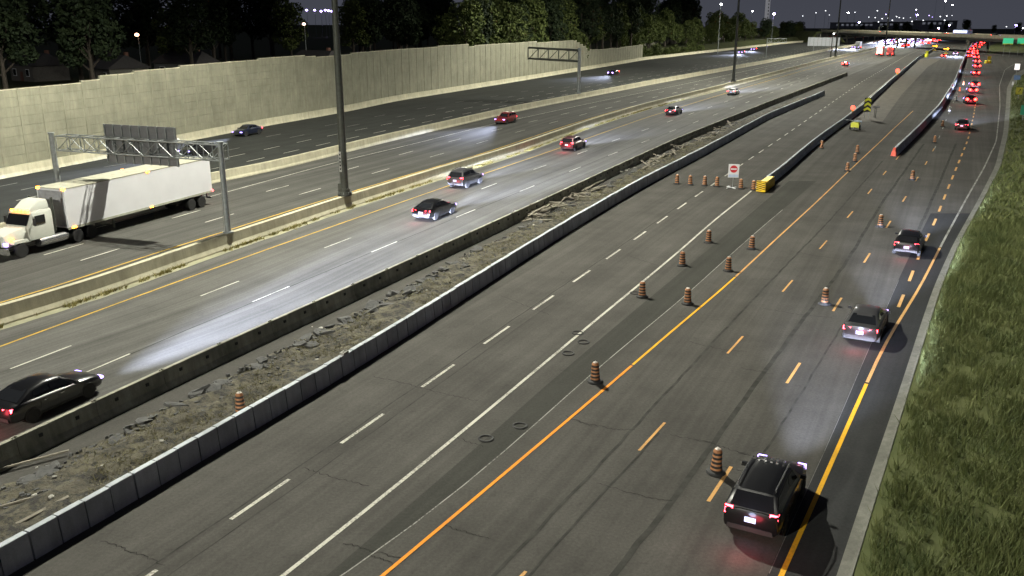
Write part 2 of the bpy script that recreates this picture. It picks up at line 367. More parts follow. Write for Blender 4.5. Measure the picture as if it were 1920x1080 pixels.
# ------------------------------------------------------------------ road markings
def dashes(c, s0, cyc, ln, w, z, mat, parent, send=None, ymax=330., name='lane_dash'):
    far = MB(); t = s0; send = c.L if send is None else min(send, c.L); meshes = {}
    while t + ln < send:
        a = c.at(t); d = c.tan(t + ln/2)
        if a[1] < ymax:
            if 'm' not in meshes:
                q = MB(); n = 4; q.add([(-w/2, ln*i/n, 0) for i in range(n+1)] + [(w/2, ln*i/n, 0) for i in range(n+1)], [(i, i+n+1, i+n+2, i+1) for i in range(n)])
                meshes['m'] = q.mesh(name, mat)
            o = link(name, meshes['m'], parent, (*a, z), math.atan2(-d[0], d[1]))
        else:
            p = [np.r_[c.off(t, -w/2), z], np.r_[c.off(t, w/2), z], np.r_[c.off(t+ln, w/2), z], np.r_[c.off(t+ln, -w/2), z]]; far.add(p, [(0,1,2,3)])
        t += cyc
    if far.v: tag(link('far_lane_dashes', far.mesh('far_lane_dashes', mat), parent), kind='stuff')
def phase(c, p, cyc):
    return c.near(gp(*p))[0] % cyc
dashes(cdash, phase(cdash, (908,645), 6.27), 6.27, 3.05, .15, .0125, M['white'], road_col, ymax=230)
ribbon('white_edge_line', wline, .15, .0125, M['white'], parent=road_col)
ribbon('faded_line', sr.shifted(.02), .05, .0125, M['whiteold'], 2, 75, road_col)
ribbon('orange_line', ora, .13, .0125, M['orange'], 0, ora.near(gp(1185,686))[0], road_col)
ribbon('amber_line', ora, .125, .0125, M['amber'], ora.near(gp(1185,686))[0]+.15, ora.near(gp(1380,520))[0], road_col)
ribbon('faded_orange_line', ora, .12, .0125, M['orangeold'], ora.near(gp(1380,520))[0]+.15, None, road_col)
dashes(dA, phase(dA, (1364,663), 12.1), 12.1, 2.9, .11, .0125, M['orangeold'], road_col)
dashes(dB, phase(dB, (1476,719), 12.1), 12.1, 2.9, .13, .0125, M['orangeold'], road_col)
dashes(dC, .1, 6.1, 2.8, .18, .0125, M['orangeold'], road_col)
dashes(dD, .1, 12., 3., .13, .0125, M['whiteold'], road_col)
ribbon('amber_edge_line', rl, .16, .0125, M['amber'], 0, rl.near(gp(1625,720))[0], road_col)
ribbon('orange_edge_line', rl, .15, .0125, M['orangeold'], rl.near(gp(1625,720))[0]+.2, rl.near(gp(1762,465))[0], road_col)
ribbon('edge_line', rl, .15, .0125, M['whiteold'], rl.near(gp(1762,465))[0]+.2, None, road_col, step=1.5)
ribbon('faded_line', pe.shifted(.03), .03, .0125, M['whiteghost'], 12, 48, road_col)
ribbon('yellow_line', eby, .14, .0125, M['yellow'], parent=road_eb)
dashes(eb1, phase(eb1, (607,465), 12.9), 12.9, 3.5, .12, .0125, M['white'], road_eb)
dashes(eb2, phase(eb2, (696,473), 12.9), 12.9, 3.5, .12, .0125, M['white'], road_eb)
wby = med.shifted(-4.0); ribbon('yellow_line', wby, .17, .0085, M['yellow'], parent=road_wb)
wn = Curve([(166,484),(387,416),(560,365),(699,325),(812,293),(985,243),(1150,200),(1300,166),(1500,120),(1640,89)], 30, 60)
wf = Curve([(100,473),(324,409),(498,359),(652,318),(759,287),(856,262),(1000,227),(1150,192),(1300,160),(1500,115),(1640,86)], 30, 60)
we = Curve([(400,367),(480,345),(630,304),(775,270),(910,236),(1100,195),(1300,154),(1500,111),(1640,84)], 60, 60)
dashes(wn, phase(wn, (560,365), 13.), 13., 3.6, .13, .0085, M['white'], road_wb)
dashes(wf, phase(wf, (498,359), 13.), 13., 3.6, .13, .0085, M['white'], road_wb)
ribbon('white_edge_line', we, .13, .0085, M['white'], parent=road_wb)
r0 = div.shifted(-4.6); ribbon('white_edge_line', r0, .13, .0045, M['white'], parent=road_wbc)
for o, cyc, p in ((-6.9, 7.2, (705,250)), (-11.1, 7.2, (714,235)), (-15., 14.4, (650,237)), (-18.6, 14.4, (609,236))):
    c = div.shifted(o); dashes(c, phase(c, p, cyc), cyc, 3.4, .15, .0045, M['white'] if o > -12 else M['whiteold'], road_wbc, ymax=300)
# gutter and kerb on the grass side
ygs = list(np.arange(max(gl.q[0,1], cr.q[0,1]), 60, 1.5)) + list(np.arange(60, min(gl.q[-1,1], cr.q[-1,1]), 4.))
sheet('gutter', gl.X, cr.X, ygs, .012, M['gutter'], gl.X)
def extrude(c, prof, s0=0, s1=None, step=2.):
    s1 = c.L if s1 is None else s1; n = max(2, int((s1-s0)/step)+1); m = MB()
    m.loft([[(*c.off(t, o), z) for o, z in prof] for t in np.linspace(s0, s1, n)]); return m
tag(link('kerb', extrude(cr, [(-.06,-.1),(-.045,.11),(.07,.12),(.09,-.1)]).mesh('kerb', M['gutter'])), kind='structure')
# ------------------------------------------------------------------ concrete barriers
JER = [(0,0),(0,.09),(-.14,.30),(-.22,.92),(-.40,.92),(-.48,.30),(-.62,.09),(-.62,0)]
MEDP = [(.06,0),(.05,.1),(-.10,.35),(-.2,1.03),(-.58,1.03),(-.70,.35),(-.88,.1),(-.9,0)]
def barrier(name, c, prof, mat, label, s0=0, s1=None):
    o = link(name, extrude(c, prof, s0, s1).mesh(name, mat)); return tag(o, label, 'barrier')
barrier('median_barrier', med, MEDP, M['conc2'], 'long concrete median wall carrying the high mast, weeds along its foot', 10, med.L-10)
DP = [(0,0),(0,.1),(-.1,.3),(-.16,1.05),(-.5,1.05),(-.58,.3),(-.7,.1),(-.7,0)]
barrier('divider_barrier', div, DP, M['conc2'], 'long pale concrete barrier parting the two westbound roads', 10, div.L-30)
barrier('roadside_barrier', nor, [(.35,0),(.33,.1),(.2,.35),(.15,1.05),(-.2,1.05),(-.2,0)], M['conc2'], 'pale concrete barrier along the foot of the noise wall', 5, nor.L-20)
def section_mesh(L, prof, mat, hole=True, pin=True):
    m = MB(); m.loft([[(o, y, z) for o, z in prof] for y in (.012, L-.012)])
    if pin:
        for y in (.07, L-.07): m.box((-.31, y, .935), (.08, .07, .08))
    if hole:
        m.cur = 1
        for y in (L*.27, L*.73): m.box((-.172, y, .62), (.07, .16, .14))
    return m.mesh('barrier_section', [mat, M['black']])
def sections(name, c, L, me, label, s0=0, s1=None, dz=0):
    r = empty(name, (*c.at(s0), 0)); tag(r, label, 'barrier'); t = s0; s1 = c.L if s1 is None else s1
    o0 = np.r_[c.at(s0), 0]
    while t + L <= s1:
        a, b2 = c.at(t), c.at(t+L); d = b2-a
        link('barrier_section', me, r, np.r_[a, dz]-o0, math.atan2(-d[0], d[1])); t += L
    return r
sec = section_mesh(3.75, JER, M['conc'])
sections('temporary_barrier', lb, 3.75, sec, 'long row of temporary concrete barrier sections between the express lanes and the rubble strip')
sec2 = section_mesh(3.0, JER, M['block'], False, False)
sections('work_zone_barrier', cb, 3.0, sec2, 'curving temporary concrete barrier that starts at the yellow crash cushion', 4.6)
rbs = section_mesh(3.0, [(.36,0),(.34,.1),(.2,.3),(.12,.95),(-.12,.95),(-.2,.3),(-.34,.1),(-.36,0)], M['block'], False, False)
sections('lane_split_barrier', rb, 3.0, rbs, 'temporary concrete barrier with a red capped end beside the queued lane')
# red cap on its end
m = MB(); d = rb.tan(0); a = rb.at(0); ang = math.atan2(-d[0], d[1])
m.loft([[(.38,-.05,.02),(.15,-.05,1.0),(-.15,-.05,1.0),(-.38,-.05,.02)], [(.3,-.5,.02),(.12,-.4,.8),(-.12,-.4,.8),(-.3,-.5,.02)]])
q = link('barrier_end_marker', m.mesh('barrier_end_marker', plain('red_white_marker', (.7,.10,.06), .5, var=.5, scale=7.)), None, (*a, 0), ang)
tag(q, 'sloped red end marker on the front of the lane split barrier', 'marker')
# block wall along the collector lanes
r = empty('block_wall', (*bw.at(0), 0)); tag(r, 'wall of square grey concrete blocks set end to end beside the rubble strip', 'wall')
bms = []
for k in range(4):
    L = 1.0; hgt = .93 + random.uniform(-.012, .012); m = MB()
    m.loft([[(0,y,-.01),(-.02,y,.06),(-.10,y,hgt),(-.115,y,hgt+.015),(-.33,y,hgt+.015),(-.345,y,hgt),(-.42,y,-.01)] for y in (.012, L-.012)]); bms.append(m.mesh('block', M['block']))
t = 0.; o0 = np.r_[bw.at(0), 0]; k = 0
while t + 1.03 <= bw.L and k < 298:
    a, b2 = bw.at(t), bw.at(t+1.03); d = b2-a
    o = link('block', random.choice(bms), r, np.r_[a, 0]-o0 + np.r_[random.uniform(-.012,.012), random.uniform(-.01,.01), 0], math.atan2(-d[0], d[1]) + random.uniform(-.008,.008)); t += 1.03; k += 1
# breeze block lying on the wall
t = bw.near(gp(645,698))[0]; p = bw.off(t, -.21); d = bw.tan(t); m = MB()
for x in (-.1, .1): m.box((x, 0, .06), (.03, .4, .12))
for y in (-.185, 0, .185): m.box((0, y, .06), (.17, .03, .118))
tag(link('cinder_block', m.mesh('cinder_block', M['rubblew']), None, (*p, .946), math.atan2(-d[0], d[1])), 'pale hollow cinder block left lying on top of the block wall', 'cinder block')
# ------------------------------------------------------------------ rubble strip
dl = Curve([(0,920),(117,865),(225,815),(300,772),(382,727),(475,687),(567,637),(635,602),(695,577),(780,532),(877,475),(960,438),(1100,366),(1270,280),(1400,222),(1540,168)], 14, 0, 3)
rngx = random.Random(3)
ysd = np.arange(max(dl.q[0,1], bw.q[0,1]), 190, .55); nx = 15; V = []; Fc = []
def hn(x, y): return .10*math.sin(x*1.7+y*.9)*math.sin(y*1.3) + .07*math.sin(x*4.1-y*2.7) + .05*math.sin(y*5.3+x*3.3)
for y in ysd:
    a, b2 = float(dl.X(y)) + .25*math.sin(y*1.9) + .15*math.sin(y*5.1), float(bw.X(y)) - .48
    for i in range(nx):
        f = i/(nx-1); x = a+(b2-a)*f; e = min(1, f*5, (1-f)*6)
        V.append((x, y, .01 + max(0., (.14 + hn(x, y) + rngx.uniform(-.05,.05)))*min(1, e+.05)))
for j in range(len(ysd)-1):
    for i in range(nx-1): q = j*nx+i; Fc.append((q, q+1, q+nx+1, q+nx))
me = bpy.data.meshes.new('dirt_strip'); me.from_pydata(V, [], Fc); me.materials.append(M['dirt']); me.polygons.foreach_set('use_smooth', [True]*len(Fc))
tag(link('dirt_strip', me), kind='structure')
def tufts(name, pts, hmin, hmax, wmin, wmax, mat, per=4, lean=.35, z0=0.):
    n = len(pts)*per; P0 = np.repeat(np.asarray(pts, float), per, axis=0); P0[:, :2] += rng.normal(0, .06, (n, 2))
    h = rng.uniform(hmin, hmax, n); w = rng.uniform(wmin, wmax, n); a = rng.uniform(0, 2*np.pi, n); l = rng.normal(0, lean, (n, 2))*h[:, None]
    tip = P0.copy(); tip[:, :2] += l; tip[:, 2] += h
    s = np.c_[np.cos(a)*w, np.sin(a)*w, np.zeros(n)]
    V = np.empty((n, 3, 3)); V[:,0] = P0-s; V[:,1] = P0+s; V[:,2] = tip
    tone = np.repeat(np.clip(rng.normal(.5, .3, n), 0, 1), 3)
    return np_mesh(name, V.reshape(-1, 3), 3, mat, tone)
pts = []
for k in range(9000):
    y = ysd[0] + (130-ysd[0])*rng.random()**1.6; a, b2 = float(dl.X(y))+.3, float(bw.X(y))-.6; x = a+(b2-a)*rng.random()**.8
    if math.sin(x*1.1+y*.37)+math.sin(y*.61) > -.6: pts.append((x, y, .12+max(0, hn(x, y))))
tag(link('dead_grass', tufts('dead_grass', pts, .05, .17, .01, .025, M['straw'], 4, 1.1)), 'dead straw-coloured grass on the rubble strip', kind='stuff')
def chunk_mesh(name, mat, flat=.5, seed=0):
    r_ = random.Random(seed); m = MB(); n = 7; ang0 = r_.random()
    base = [(math.cos(ang0+i*2*math.pi/n)*r_.uniform(.65,1.1), math.sin(ang0+i*2*math.pi/n)*r_.uniform(.65,1.1)) for i in range(n)]
    m.loft([[(x, y, 0) for x, y in base], [(x*.96, y*.98, flat*r_.uniform(.5,1.)) for x, y in base], [(x*.6, y*.6, flat*r_.uniform(.8,1.2)) for x, y in base]])
    return m.mesh(name, mat)
chd = [chunk_mesh('rubble_chunk', M['rubble'], .5, i) for i in range(5)]; chw = [chunk_mesh('concrete_lump', M['rubblew'], .6, 10+i) for i in range(4)]
def zat(x, y): return .02 + max(0, .12 + hn(x, y))*.8
# broken asphalt edge: many small lumps joined as stuff plus larger slabs counted singly
m = MB()
for k in range(3200):
    y = ysd[0] + (150-ysd[0])*random.random()**1.4; f = abs(random.gauss(0, .28)) if random.random() < .75 else random.random(); a, b2 = float(dl.X(y)), float(bw.X(y))-.7
    x = a + (b2-a)*min(f, 1); sz = random.uniform(.04, .16)
    m.box((x, y, zat(x, y)*.7), (sz*random.uniform(.6,1.6), sz*random.uniform(.6,1.6), sz), random.uniform(0, 3), (.7, .8))
tag(link('loose_rubble', m.mesh('loose_rubble', M['rubble'])), kind='stuff')
def fromdl(px, py): return gp(px, py)
for k in range(130):
    y = random.choice([random.uniform(24, 60), random.uniform(45, 100)]); x = float(dl.X(y)) + abs(random.gauss(0, .5)) + .1
    s = random.uniform(.18, .5); o = link('rubble_chunk', random.choice(chd), None, (x, y, zat(x, y)-.06), random.uniform(0, 6)); o.scale = (s*1.3, s, s*.6); o.rotation_euler = (random.uniform(-.4,.4), random.uniform(-.4,.4), random.uniform(0,6))
    tag(o, 'dark slab of broken asphalt along the torn edge of the rubble strip', 'rubble', 'slabs of broken asphalt')
for (x, y) in [(586,620),(602,620),(605,630),(598,679),(595,677),(800,547),(775,552),(1000,425),(1060,402),(1165,327),(1175,324),(1180,319),(1190,315),(1290,264),(1300,258),(70,883),(104,900),(106,918),(98,942),(66,935),(305,836),(194,887),(1245,290),(1235,296),(660,648),(690,610),(870,490),(885,472)]:
    p = gp(x, y); s = random.uniform(.05, .13)*(1.5 if x > 900 else 1.); o = link('concrete_lump', random.choice(chw), None, (p[0], p[1], zat(p[0], p[1])), 0); o.scale = (s*1.3, s, s*.8); o.rotation_euler = (random.uniform(-.3,.3), random.uniform(-.3,.3), random.uniform(0,6))
    tag(o, 'small pale lump of broken concrete lying on the rubble strip', 'rubble', 'pale concrete lumps')
# broken boards and posts heaped beside the temporary barrier
def board(x, y, L, ang, tilt, w=.13, h=.06, label=None, grp=None):
    p = gp(x, y); m = MB(); m.loft([[(-w/2,-L/2,-h/2),(w/2,-L/2,-h/2),(w/2,-L/2+.03,h/2),(-w/2,-L/2,h/2)], [(-w/2,L/2,-h/2),(w/2,L/2-.05,-h/2),(w/2,L/2,h/2),(-w/2,L/2+.04,h/2)]])
    o = link('broken_board', m.mesh('broken_board', M['wood']), None, (p[0], p[1], zat(p[0],p[1])+.08+abs(math.sin(tilt))*L/2*.8)); o.rotation_euler = (tilt, random.uniform(-.3,.3), ang)
    tag(o, label or 'weathered broken board in the debris heap on the rubble strip', 'board', grp or 'broken boards on the rubble strip')
for k in range(90):
    cx, cy, sx_, sy_ = random.choice([(1005,408,22,10), (1040,392,16,8), (1085,372,16,7), (1110,356,14,8), (1000,402,25,8)])
    board(cx+random.gauss(0, sx_*.6), cy+random.gauss(0, sy_*.5), random.uniform(.8, 2.6), random.gauss(-.75, .6), random.gauss(0, .12), random.uniform(.08,.2))
for k in range(60):
    f = random.random(); board(1210+f*170, 312-f*82+random.uniform(-4, 6), random.uniform(.8, 3), random.gauss(-.7, .7), random.gauss(0,.12), random.uniform(.1,.25))
for x, y, an in ((1098,352,-.45), (1101,358,-.6), (1109,362,-.9), (1230,296,.4), (1280,262,-.9), (60,870,-.9), (25,948,-.9)):
    board(x, y, 2.6, an, .12 if x > 900 else 0., .12)
board(82, 965, 2.0, -.45, 0, .12, .05, 'long thin board lying against the block wall near a clump of weeds', 'lone boards')
# ------------------------------------------------------------------ grass bank
ygr = list(np.arange(15, 120, 2.)) + list(np.arange(120, 360, 8.)); nx = 12; V = []; Fc = []
for y in ygr:
    a = float(cr.X(y)) + .1
    for i in range(nx):
        u = (i/(nx-1))**1.5*70; V.append((a+u, y, .09 + min(u, 9)*.05 + .05*math.sin(u*2+y)*min(1,u)))
for j in range(len(ygr)-1):
    for i in range(nx-1): q = j*nx+i; Fc.append((q, q+1, q+nx+1, q+nx))
me = bpy.data.meshes.new('grass_bank'); me.from_pydata(V, [], Fc); me.materials.append(M['turf']); me.polygons.foreach_set('use_smooth', [True]*len(Fc))
tag(link('grass_bank', me), kind='structure')
n = 42000; yy = 17 + 55*rng.random(n)**1.5; uu = .15 + rng.random(n)**.8*16
xx = np.array([cr.X(v) for v in yy]) + .1 + uu; cl = np.sin(xx*1.9+yy*.7)+np.sin(yy*1.7-xx*.6)+np.sin(xx*.8-yy*.5)
keep = rng.random(n) < np.clip(.62+.2*cl, .22, 1); pts = np.c_[xx, yy, .07 + np.minimum(uu, 9)*.05][keep]
tag(link('long_grass', tufts('long_grass', pts, .18, .68, .011, .028, M['blade'], 6, .36)), 'long green grass on the bank', kind='stuff')
n = 12000; yy = 70 + 230*rng.random(n)**1.2; uu = .2 + rng.random(n)*22; xx = np.array([cr.X(v) for v in yy]) + .1 + uu
tag(link('far_long_grass', tufts('far_long_grass', np.c_[xx, yy, .07+np.minimum(uu, 9)*.05], .2, .6, .04, .09, M['blade'], 4, .4)), 'grass further along the bank', kind='stuff')
# weeds at the foot of the median barrier
pts = []
for k in range(2600):
    t = random.uniform(12, 200); 
    if math.sin(t*.9)+math.sin(t*.37+1)+math.sin(t*2.3) > -.4: p = med.off(t, .12+abs(random.gauss(0, .16))); pts.append((*p, .01))
tag(link('median_weeds', tufts('median_weeds', pts, .08, .30, .02, .045, M['weed'], 5, .6)), 'dry weeds growing along the foot of the median wall', kind='stuff')
ribbon('silt_strip', med.shifted(.36), .62, .009, plain('pale_silt', (.25,.24,.155), .95, var=.35, scale=.7), 10, 230, road_eb, jit=.05, step=1.)
# ------------------------------------------------------------------ noise wall
def topix(p):
    x, y, z = p[0], p[1], p[2]-H; f = y*CP - z*SP; return 960 + F*x/f, 540 - F*(y*SP + z*CP)/f
def zfor(p, ypix):
    """height above ground point p that shows at photo row ypix"""
    a, b2 = 0., 120.
    for k in range(40):
        c = (a+b2)/2
        if topix((p[0], p[1], c))[1] > ypix: a = c
        else: b2 = c
    return a
tab = [(-400,190),(0,172),(201,149),(204,142),(302,130),(369,122),(480,112),(582,102),(584,109),(702,97),(802,89),(881,82),(883,87),(1006,77),(1007,80),(1077,76),(1085,80),(1093,84),(1100,90),(1110,94),(1160,90),(1202,84)]
tx_, ty_ = [a for a, b2 in tab], [b2 for a, b2 in tab]
BAY = 3.05; wc = nor.shifted(-.5); q = MB(); q.loft([[(0,.08,.010),(-.10,.08,.0),(-.10,.08,.992),(0,.08,.982)], [(0,BAY-.08,.010),(-.10,BAY-.08,0),(-.10,BAY-.08,.992),(0,BAY-.08,.982)]]); plank = q.mesh('plank', M['wallp'])
q = MB(); q.box((-.06, 0, .5), (.24, .20, 1.)); post = q.mesh('post', M['wallp']); q = MB(); q.box((-.06, BAY/2, .05), (.2, BAY-.05, .1)); cope = q.mesh('coping', M['conc2'])
t0 = wc.near(nor.off(nor.near(gp(0,335))[0]-14, -.5))[0]; t1 = wc.near(gp(1203,113))[0]
r = empty('noise_wall', (*wc.at(t0), 0)); tag(r, 'tall tan concrete noise wall with stacked planks, posts and a stepped top', 'wall'); o0 = np.r_[wc.at(t0), 0]
farp = MB(); t = t0; npl = 0
while t < t1:
    a, b2 = wc.at(t), wc.at(t+BAY); d = b2-a; rz = math.atan2(-d[0], d[1]); mid = (a+b2)/2
    hh = zfor(mid, np.interp(topix((*mid, 8.))[0], tx_, ty_)); hh = round(hh/.2)*.2
    o = link('post', post, r, np.r_[a, 0]-o0, rz); o.scale = (1, 1, hh+.12)
    link('coping', cope, r, np.r_[a, hh-.02]-o0, rz); z = 0.
    while z < hh-.03:
        hz = min(1., hh-z)
        if npl < 296:
            o = link('plank', plank, r, np.r_[a, z]-o0, rz); o.scale = (1, 1, hz); npl += 1
        else:
            R3 = Matrix.Rotation(rz, 3, 'Z')
            for v in [1]:
                vs = [R3 @ Vector((x*1., y, zz*hz)) + Vector((*a, z)) - Vector(o0) for x, y, zz in [v_.co[:] for v_ in plank.vertices]]
                farp.add(vs, [tuple(p.vertices) for p in plank.polygons])
        z += 1.
    t += BAY
tag(link('far_planks', farp.mesh('far_planks', M['wallp']), r), kind='stuff')
# second, lower wall further on
w2 = Curve([(1225,101),(1300,93),(1380,84),(1455,76)], 0, 0); r = empty('far_noise_wall', (*w2.at(0), 0)); tag(r, 'lower stretch of noise wall showing between the bushes further on', 'wall'); o0 = np.r_[w2.at(0), 0]
t = 0
q = MB(); q.box((0, 2., 2.4), (.15, 3.75, 4.8)); pm = q.mesh('wall_panel', M['wallp']); q = MB(); q.box((0, 0, 2.5), (.3, .3, 5.0)); pp_ = q.mesh('post', M['wallp'])
while t + 4 < w2.L:
    d = w2.tan(t+2); rz = math.atan2(-d[0], d[1]); link('wall_panel', pm, r, np.r_[w2.off(t, -9), 0]-o0, rz); link('post', pp_, r, np.r_[w2.off(t, -9), 0]-o0, rz); t += 4
# raised land behind the wall
V = []; Fc = []; ts = np.arange(0, nor.L, 8.); offs = [-1.2, -2.5, -8, -40, -150, -900]
for t in ts:
    for o_ in offs:
        p = nor.off(t, o_); e = min(1., max(0, (-o_-1.2)/7)); V.append((*p, -.05 + 3.0*e))
n = len(offs)
for j in range(len(ts)-1):
    for i in range(n-1): q = j*n+i; Fc.append((q, q+1, q+n+1, q+n))
me = bpy.data.meshes.new('hillside'); me.from_pydata(V, [], Fc); me.materials.append(M['turf']); tag(link('hillside', me), kind='structure')
# ------------------------------------------------------------------ trees
def tree_proto(seed, hgt, rad, mat, nleaf, lsz, lobes=13, low=.25):
    r_ = np.random.default_rng(seed); C = []
    for k in range(lobes):
        zc = hgt*(low+.1 + (.86-low)*((k+.5)/lobes)); rr = rad*(1.05 - abs((zc/hgt-.55))*1.15)*.62; an = k*2.4 + r_.random(); C.append((math.cos(an)*rr, math.sin(an)*rr, zc, rad*r_.uniform(.38,.56)))
    C.append((0, 0, hgt*.86, rad*.45)); V = []; T = []
    for k in range(nleaf):
        c = C[r_.integers(len(C))]; d = r_.normal(size=3); d /= np.linalg.norm(d); rr = c[3]*r_.uniform(.55, 1.12)**.6; d[2] *= .8
        p = np.array(c[:3]) + d*rr; s = lsz*r_.uniform(.6, 1.4); u = r_.normal(size=3); u /= np.linalg.norm(u); w = np.cross(u, r_.normal(size=3)); w /= np.linalg.norm(w)
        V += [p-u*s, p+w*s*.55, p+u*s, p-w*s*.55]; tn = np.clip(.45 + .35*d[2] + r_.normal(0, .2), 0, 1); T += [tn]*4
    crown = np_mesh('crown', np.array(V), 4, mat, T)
    m = MB(); m.tube((0,0,-.3), (0,0,hgt*.35), hgt*.022, hgt*.016, 8); m.tube((0,0,hgt*.35), (.2,.1,hgt*.8), hgt*.016, hgt*.005, 7)
    for c in C[:9:1]: m.tube((0, 0, max(hgt*.2, c[2]*.62)), c[:3], hgt*.008, hgt*.003, 5)
    return crown, m.mesh('trunk', M['bark'], 60)
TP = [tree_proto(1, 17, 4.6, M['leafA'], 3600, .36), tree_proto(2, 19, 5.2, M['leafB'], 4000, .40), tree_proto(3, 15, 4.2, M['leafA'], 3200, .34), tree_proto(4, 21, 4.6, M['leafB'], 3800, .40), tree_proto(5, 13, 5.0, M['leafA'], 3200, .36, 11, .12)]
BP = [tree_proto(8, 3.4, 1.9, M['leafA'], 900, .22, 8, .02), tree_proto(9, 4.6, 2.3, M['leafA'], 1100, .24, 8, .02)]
def tree(kind, p, sc, label, group, protos=TP, name='deciduous_tree'):
    r = empty(name, (p[0], p[1], p[2]), random.uniform(0, 6)); r.scale = (sc, sc, sc*random.uniform(.93, 1.07)); tag(r, (['broad green ', 'broad dark ', 'shorter green ', 'slender dark ', 'wide low '][kind] if group and protos is TP else '') + label, 'tree' if protos is TP else 'bush', group)
    link('crown', protos[kind][0], r); link('trunk', protos[kind][1], r)
# trees right behind the tall wall
rt = random.Random(5)
def tree_row(o0, o1, x0, x1, step, kinds, sc, label, group, gaps=()):
    t = 0.
    while t < nor.L-20:
        q = nor.off(t + rt.uniform(-2, 2), -rt.uniform(o0, o1)); xp = topix((*q, 6))[0] if q[1] > 20 else -999
        if x0 < xp < x1 and not any(a < xp < b2 for a, b2 in gaps): tree(rt.choice(kinds), (*q, 2.7), rt.uniform(*sc), label, group)
        t += rt.uniform(*step)
tree_row(7, 13, 870, 1200, (7.5, 10.5), [0, 2, 0, 3, 1], (.85, 1.12), 'tree rising directly behind the tall tan noise wall', 'trees behind the noise wall')
tree_row(24, 40, 870, 1330, (9, 13), [1, 3, 0], (.95, 1.2), 'tree in the second row behind the noise wall', 'second row of trees')
tree_row(36, 60, -60, 880, (5, 7), [1, 3, 1, 2], (.95, 1.2), 'tree standing in the gloom well behind the tall noise wall', 'trees in the gloom', ((232, 285), (548, 640)))
tree_row(75, 120, -60, 1000, (6, 9), [1, 3], (1., 1.25), 'tree in the far row of the unlit land behind the noise wall', 'far row of unlit trees', ((238, 275), (540, 648)))
tree(4, (*nor.off(nor.near(gp(1112,130))[0], -3.6), 1.6), .72, 'rounded green tree leaning over the stepped end of the noise wall', None)
t = nor.near(gp(1210,112))[0]; te = nor.near(gp(1420,86))[0]
while t < te:
    tree(rt.choice([0, 2, 4]), (*nor.off(t, -rt.uniform(9, 14)), 1.5), rt.uniform(.75, 1.), 'tree standing past the end of the tall noise wall', 'trees past the noise wall'); t += rt.uniform(8, 12)
t = nor.near(gp(1206,113))[0]; te = nor.near(gp(1330,99))[0]
while t < te:
    tree(rt.choice([0, 1]), (*nor.off(t, -rt.uniform(2., 5)), .1), rt.uniform(.6, 1.1), 'low green bush on the verge past the end of the noise wall', 'bushes on the verge', BP, 'verge_bush'); t += rt.uniform(3, 5)
t = nor.near(gp(1420,86))[0]; te = nor.near(gp(1600,72))[0]
while t < te:
    tree(rt.choice([0, 1, 2, 4]), (*nor.off(t, -rt.uniform(12, 40)), 0), rt.uniform(.6, .8), 'distant tree in the dark belt left of the overpass', 'distant trees by the overpass'); t += rt.uniform(9, 15)
for k in range(16):
    x = rt.uniform(1560, 1900); p = gp(x, 50, 0) if False else None; D = rt.uniform(820, 1000); xw = (x-960)/F*D/CP*1.0
    tree(rt.choice([0, 1, 2]), (xw, D, 0), rt.uniform(.45, .7), 'tree beyond the overpass', 'trees beyond the overpass')
# ------------------------------------------------------------------ high masts with their lamps
def mast_light(name, loc, power, parent, low=.17):
    L = bpy.data.lights.new(name, 'POINT'); L.energy = power; L.color = MAST_COL; L.shadow_soft_size = .55; L.use_nodes = True
    t = L.node_tree; e = t.nodes['Emission']; tcn = t.nodes.new('ShaderNodeTexCoord'); s_ = t.nodes.new('ShaderNodeSeparateXYZ'); t.links.new(tcn.outputs['Normal'], s_.inputs[0])
    # wide downward throw of a high-mast luminaire (bat-wing distribution)
    c = mul(t, s_.outputs['Z'], -1.); k = mul(t, c, .5, 'MAXIMUM'); k = mul(t, k, -1.0, 'POWER'); up = mrange(t, c, low, .5, 0, 1)
    t.links.new(mul(t, k, up), e.inputs['Strength'])
    o = bpy.data.objects.new(name, L); COL.objects.link(o); o.parent = parent; o.location = loc
def high_mast(p, label, power=MAST_POWER, hgt=MAST_H, lit=True, low=.17):
    r = empty('high_mast_light', (p[0], p[1], p[2])); tag(r, label, 'light pole', 'high mast lights on the median')
    m = MB(); m.lathe([(.36, .25), (.33, 6), (.27, 15), (.2, 25), (.13, hgt)], 14); link('pole', m.mesh('pole', M['dsteel'], 40), r)
    m = MB(); m.lathe([(.62, 0), (.62, .16), (.56, .16), (.56, .3), (.45, .3), (.45, .62), (.36, .64)], 16); b_ = link('base_flange', m.mesh('base_flange', M['dsteel'], 30), r)
    bm_ = MB(); bm_.tube((0,0,.16), (0,0,.34), .035, n=6); bme = bm_.mesh('bolt', M['steel'])
    for k in range(8): link('bolt', bme, b_, (.59*math.cos(k*math.pi/4), .59*math.sin(k*math.pi/4), 0))
    m = MB()
    for k in range(24):
        a, b2 = k*math.pi/12, (k+1)*math.pi/12; m.tube((1.3*math.cos(a),1.3*math.sin(a),hgt-.2), (1.3*math.cos(b2),1.3*math.sin(b2),hgt-.2), .05, n=5)
    for k in range(4): m.tube((0,0,hgt-.2), (1.3*math.cos(k*math.pi/2),1.3*math.sin(k*math.pi/2),hgt-.2), .05, n=5)
    link('lamp_ring', m.mesh('lamp_ring', M['steel']), r)
    m = MB(); m.lathe([(.3, -.12), (.34, 0), (.2, .22), (.1, .3)], 12); lm = m.mesh('lamp_housing', M['steel'], 40); m = MB(); m.lathe([(.27,-.15),(.27,-.125)], 12); gm = m.mesh('lamp_lens', MLENS)
    for k in range(8):
        a = k*math.pi/4; h_ = link('lamp_housing', lm, r, (1.6*math.cos(a), 1.6*math.sin(a), hgt-.15)); link('lamp_lens', gm, h_)
    if lit: mast_light('mast_lamps', (0, 0, hgt-.75), power, r, low)
    return r
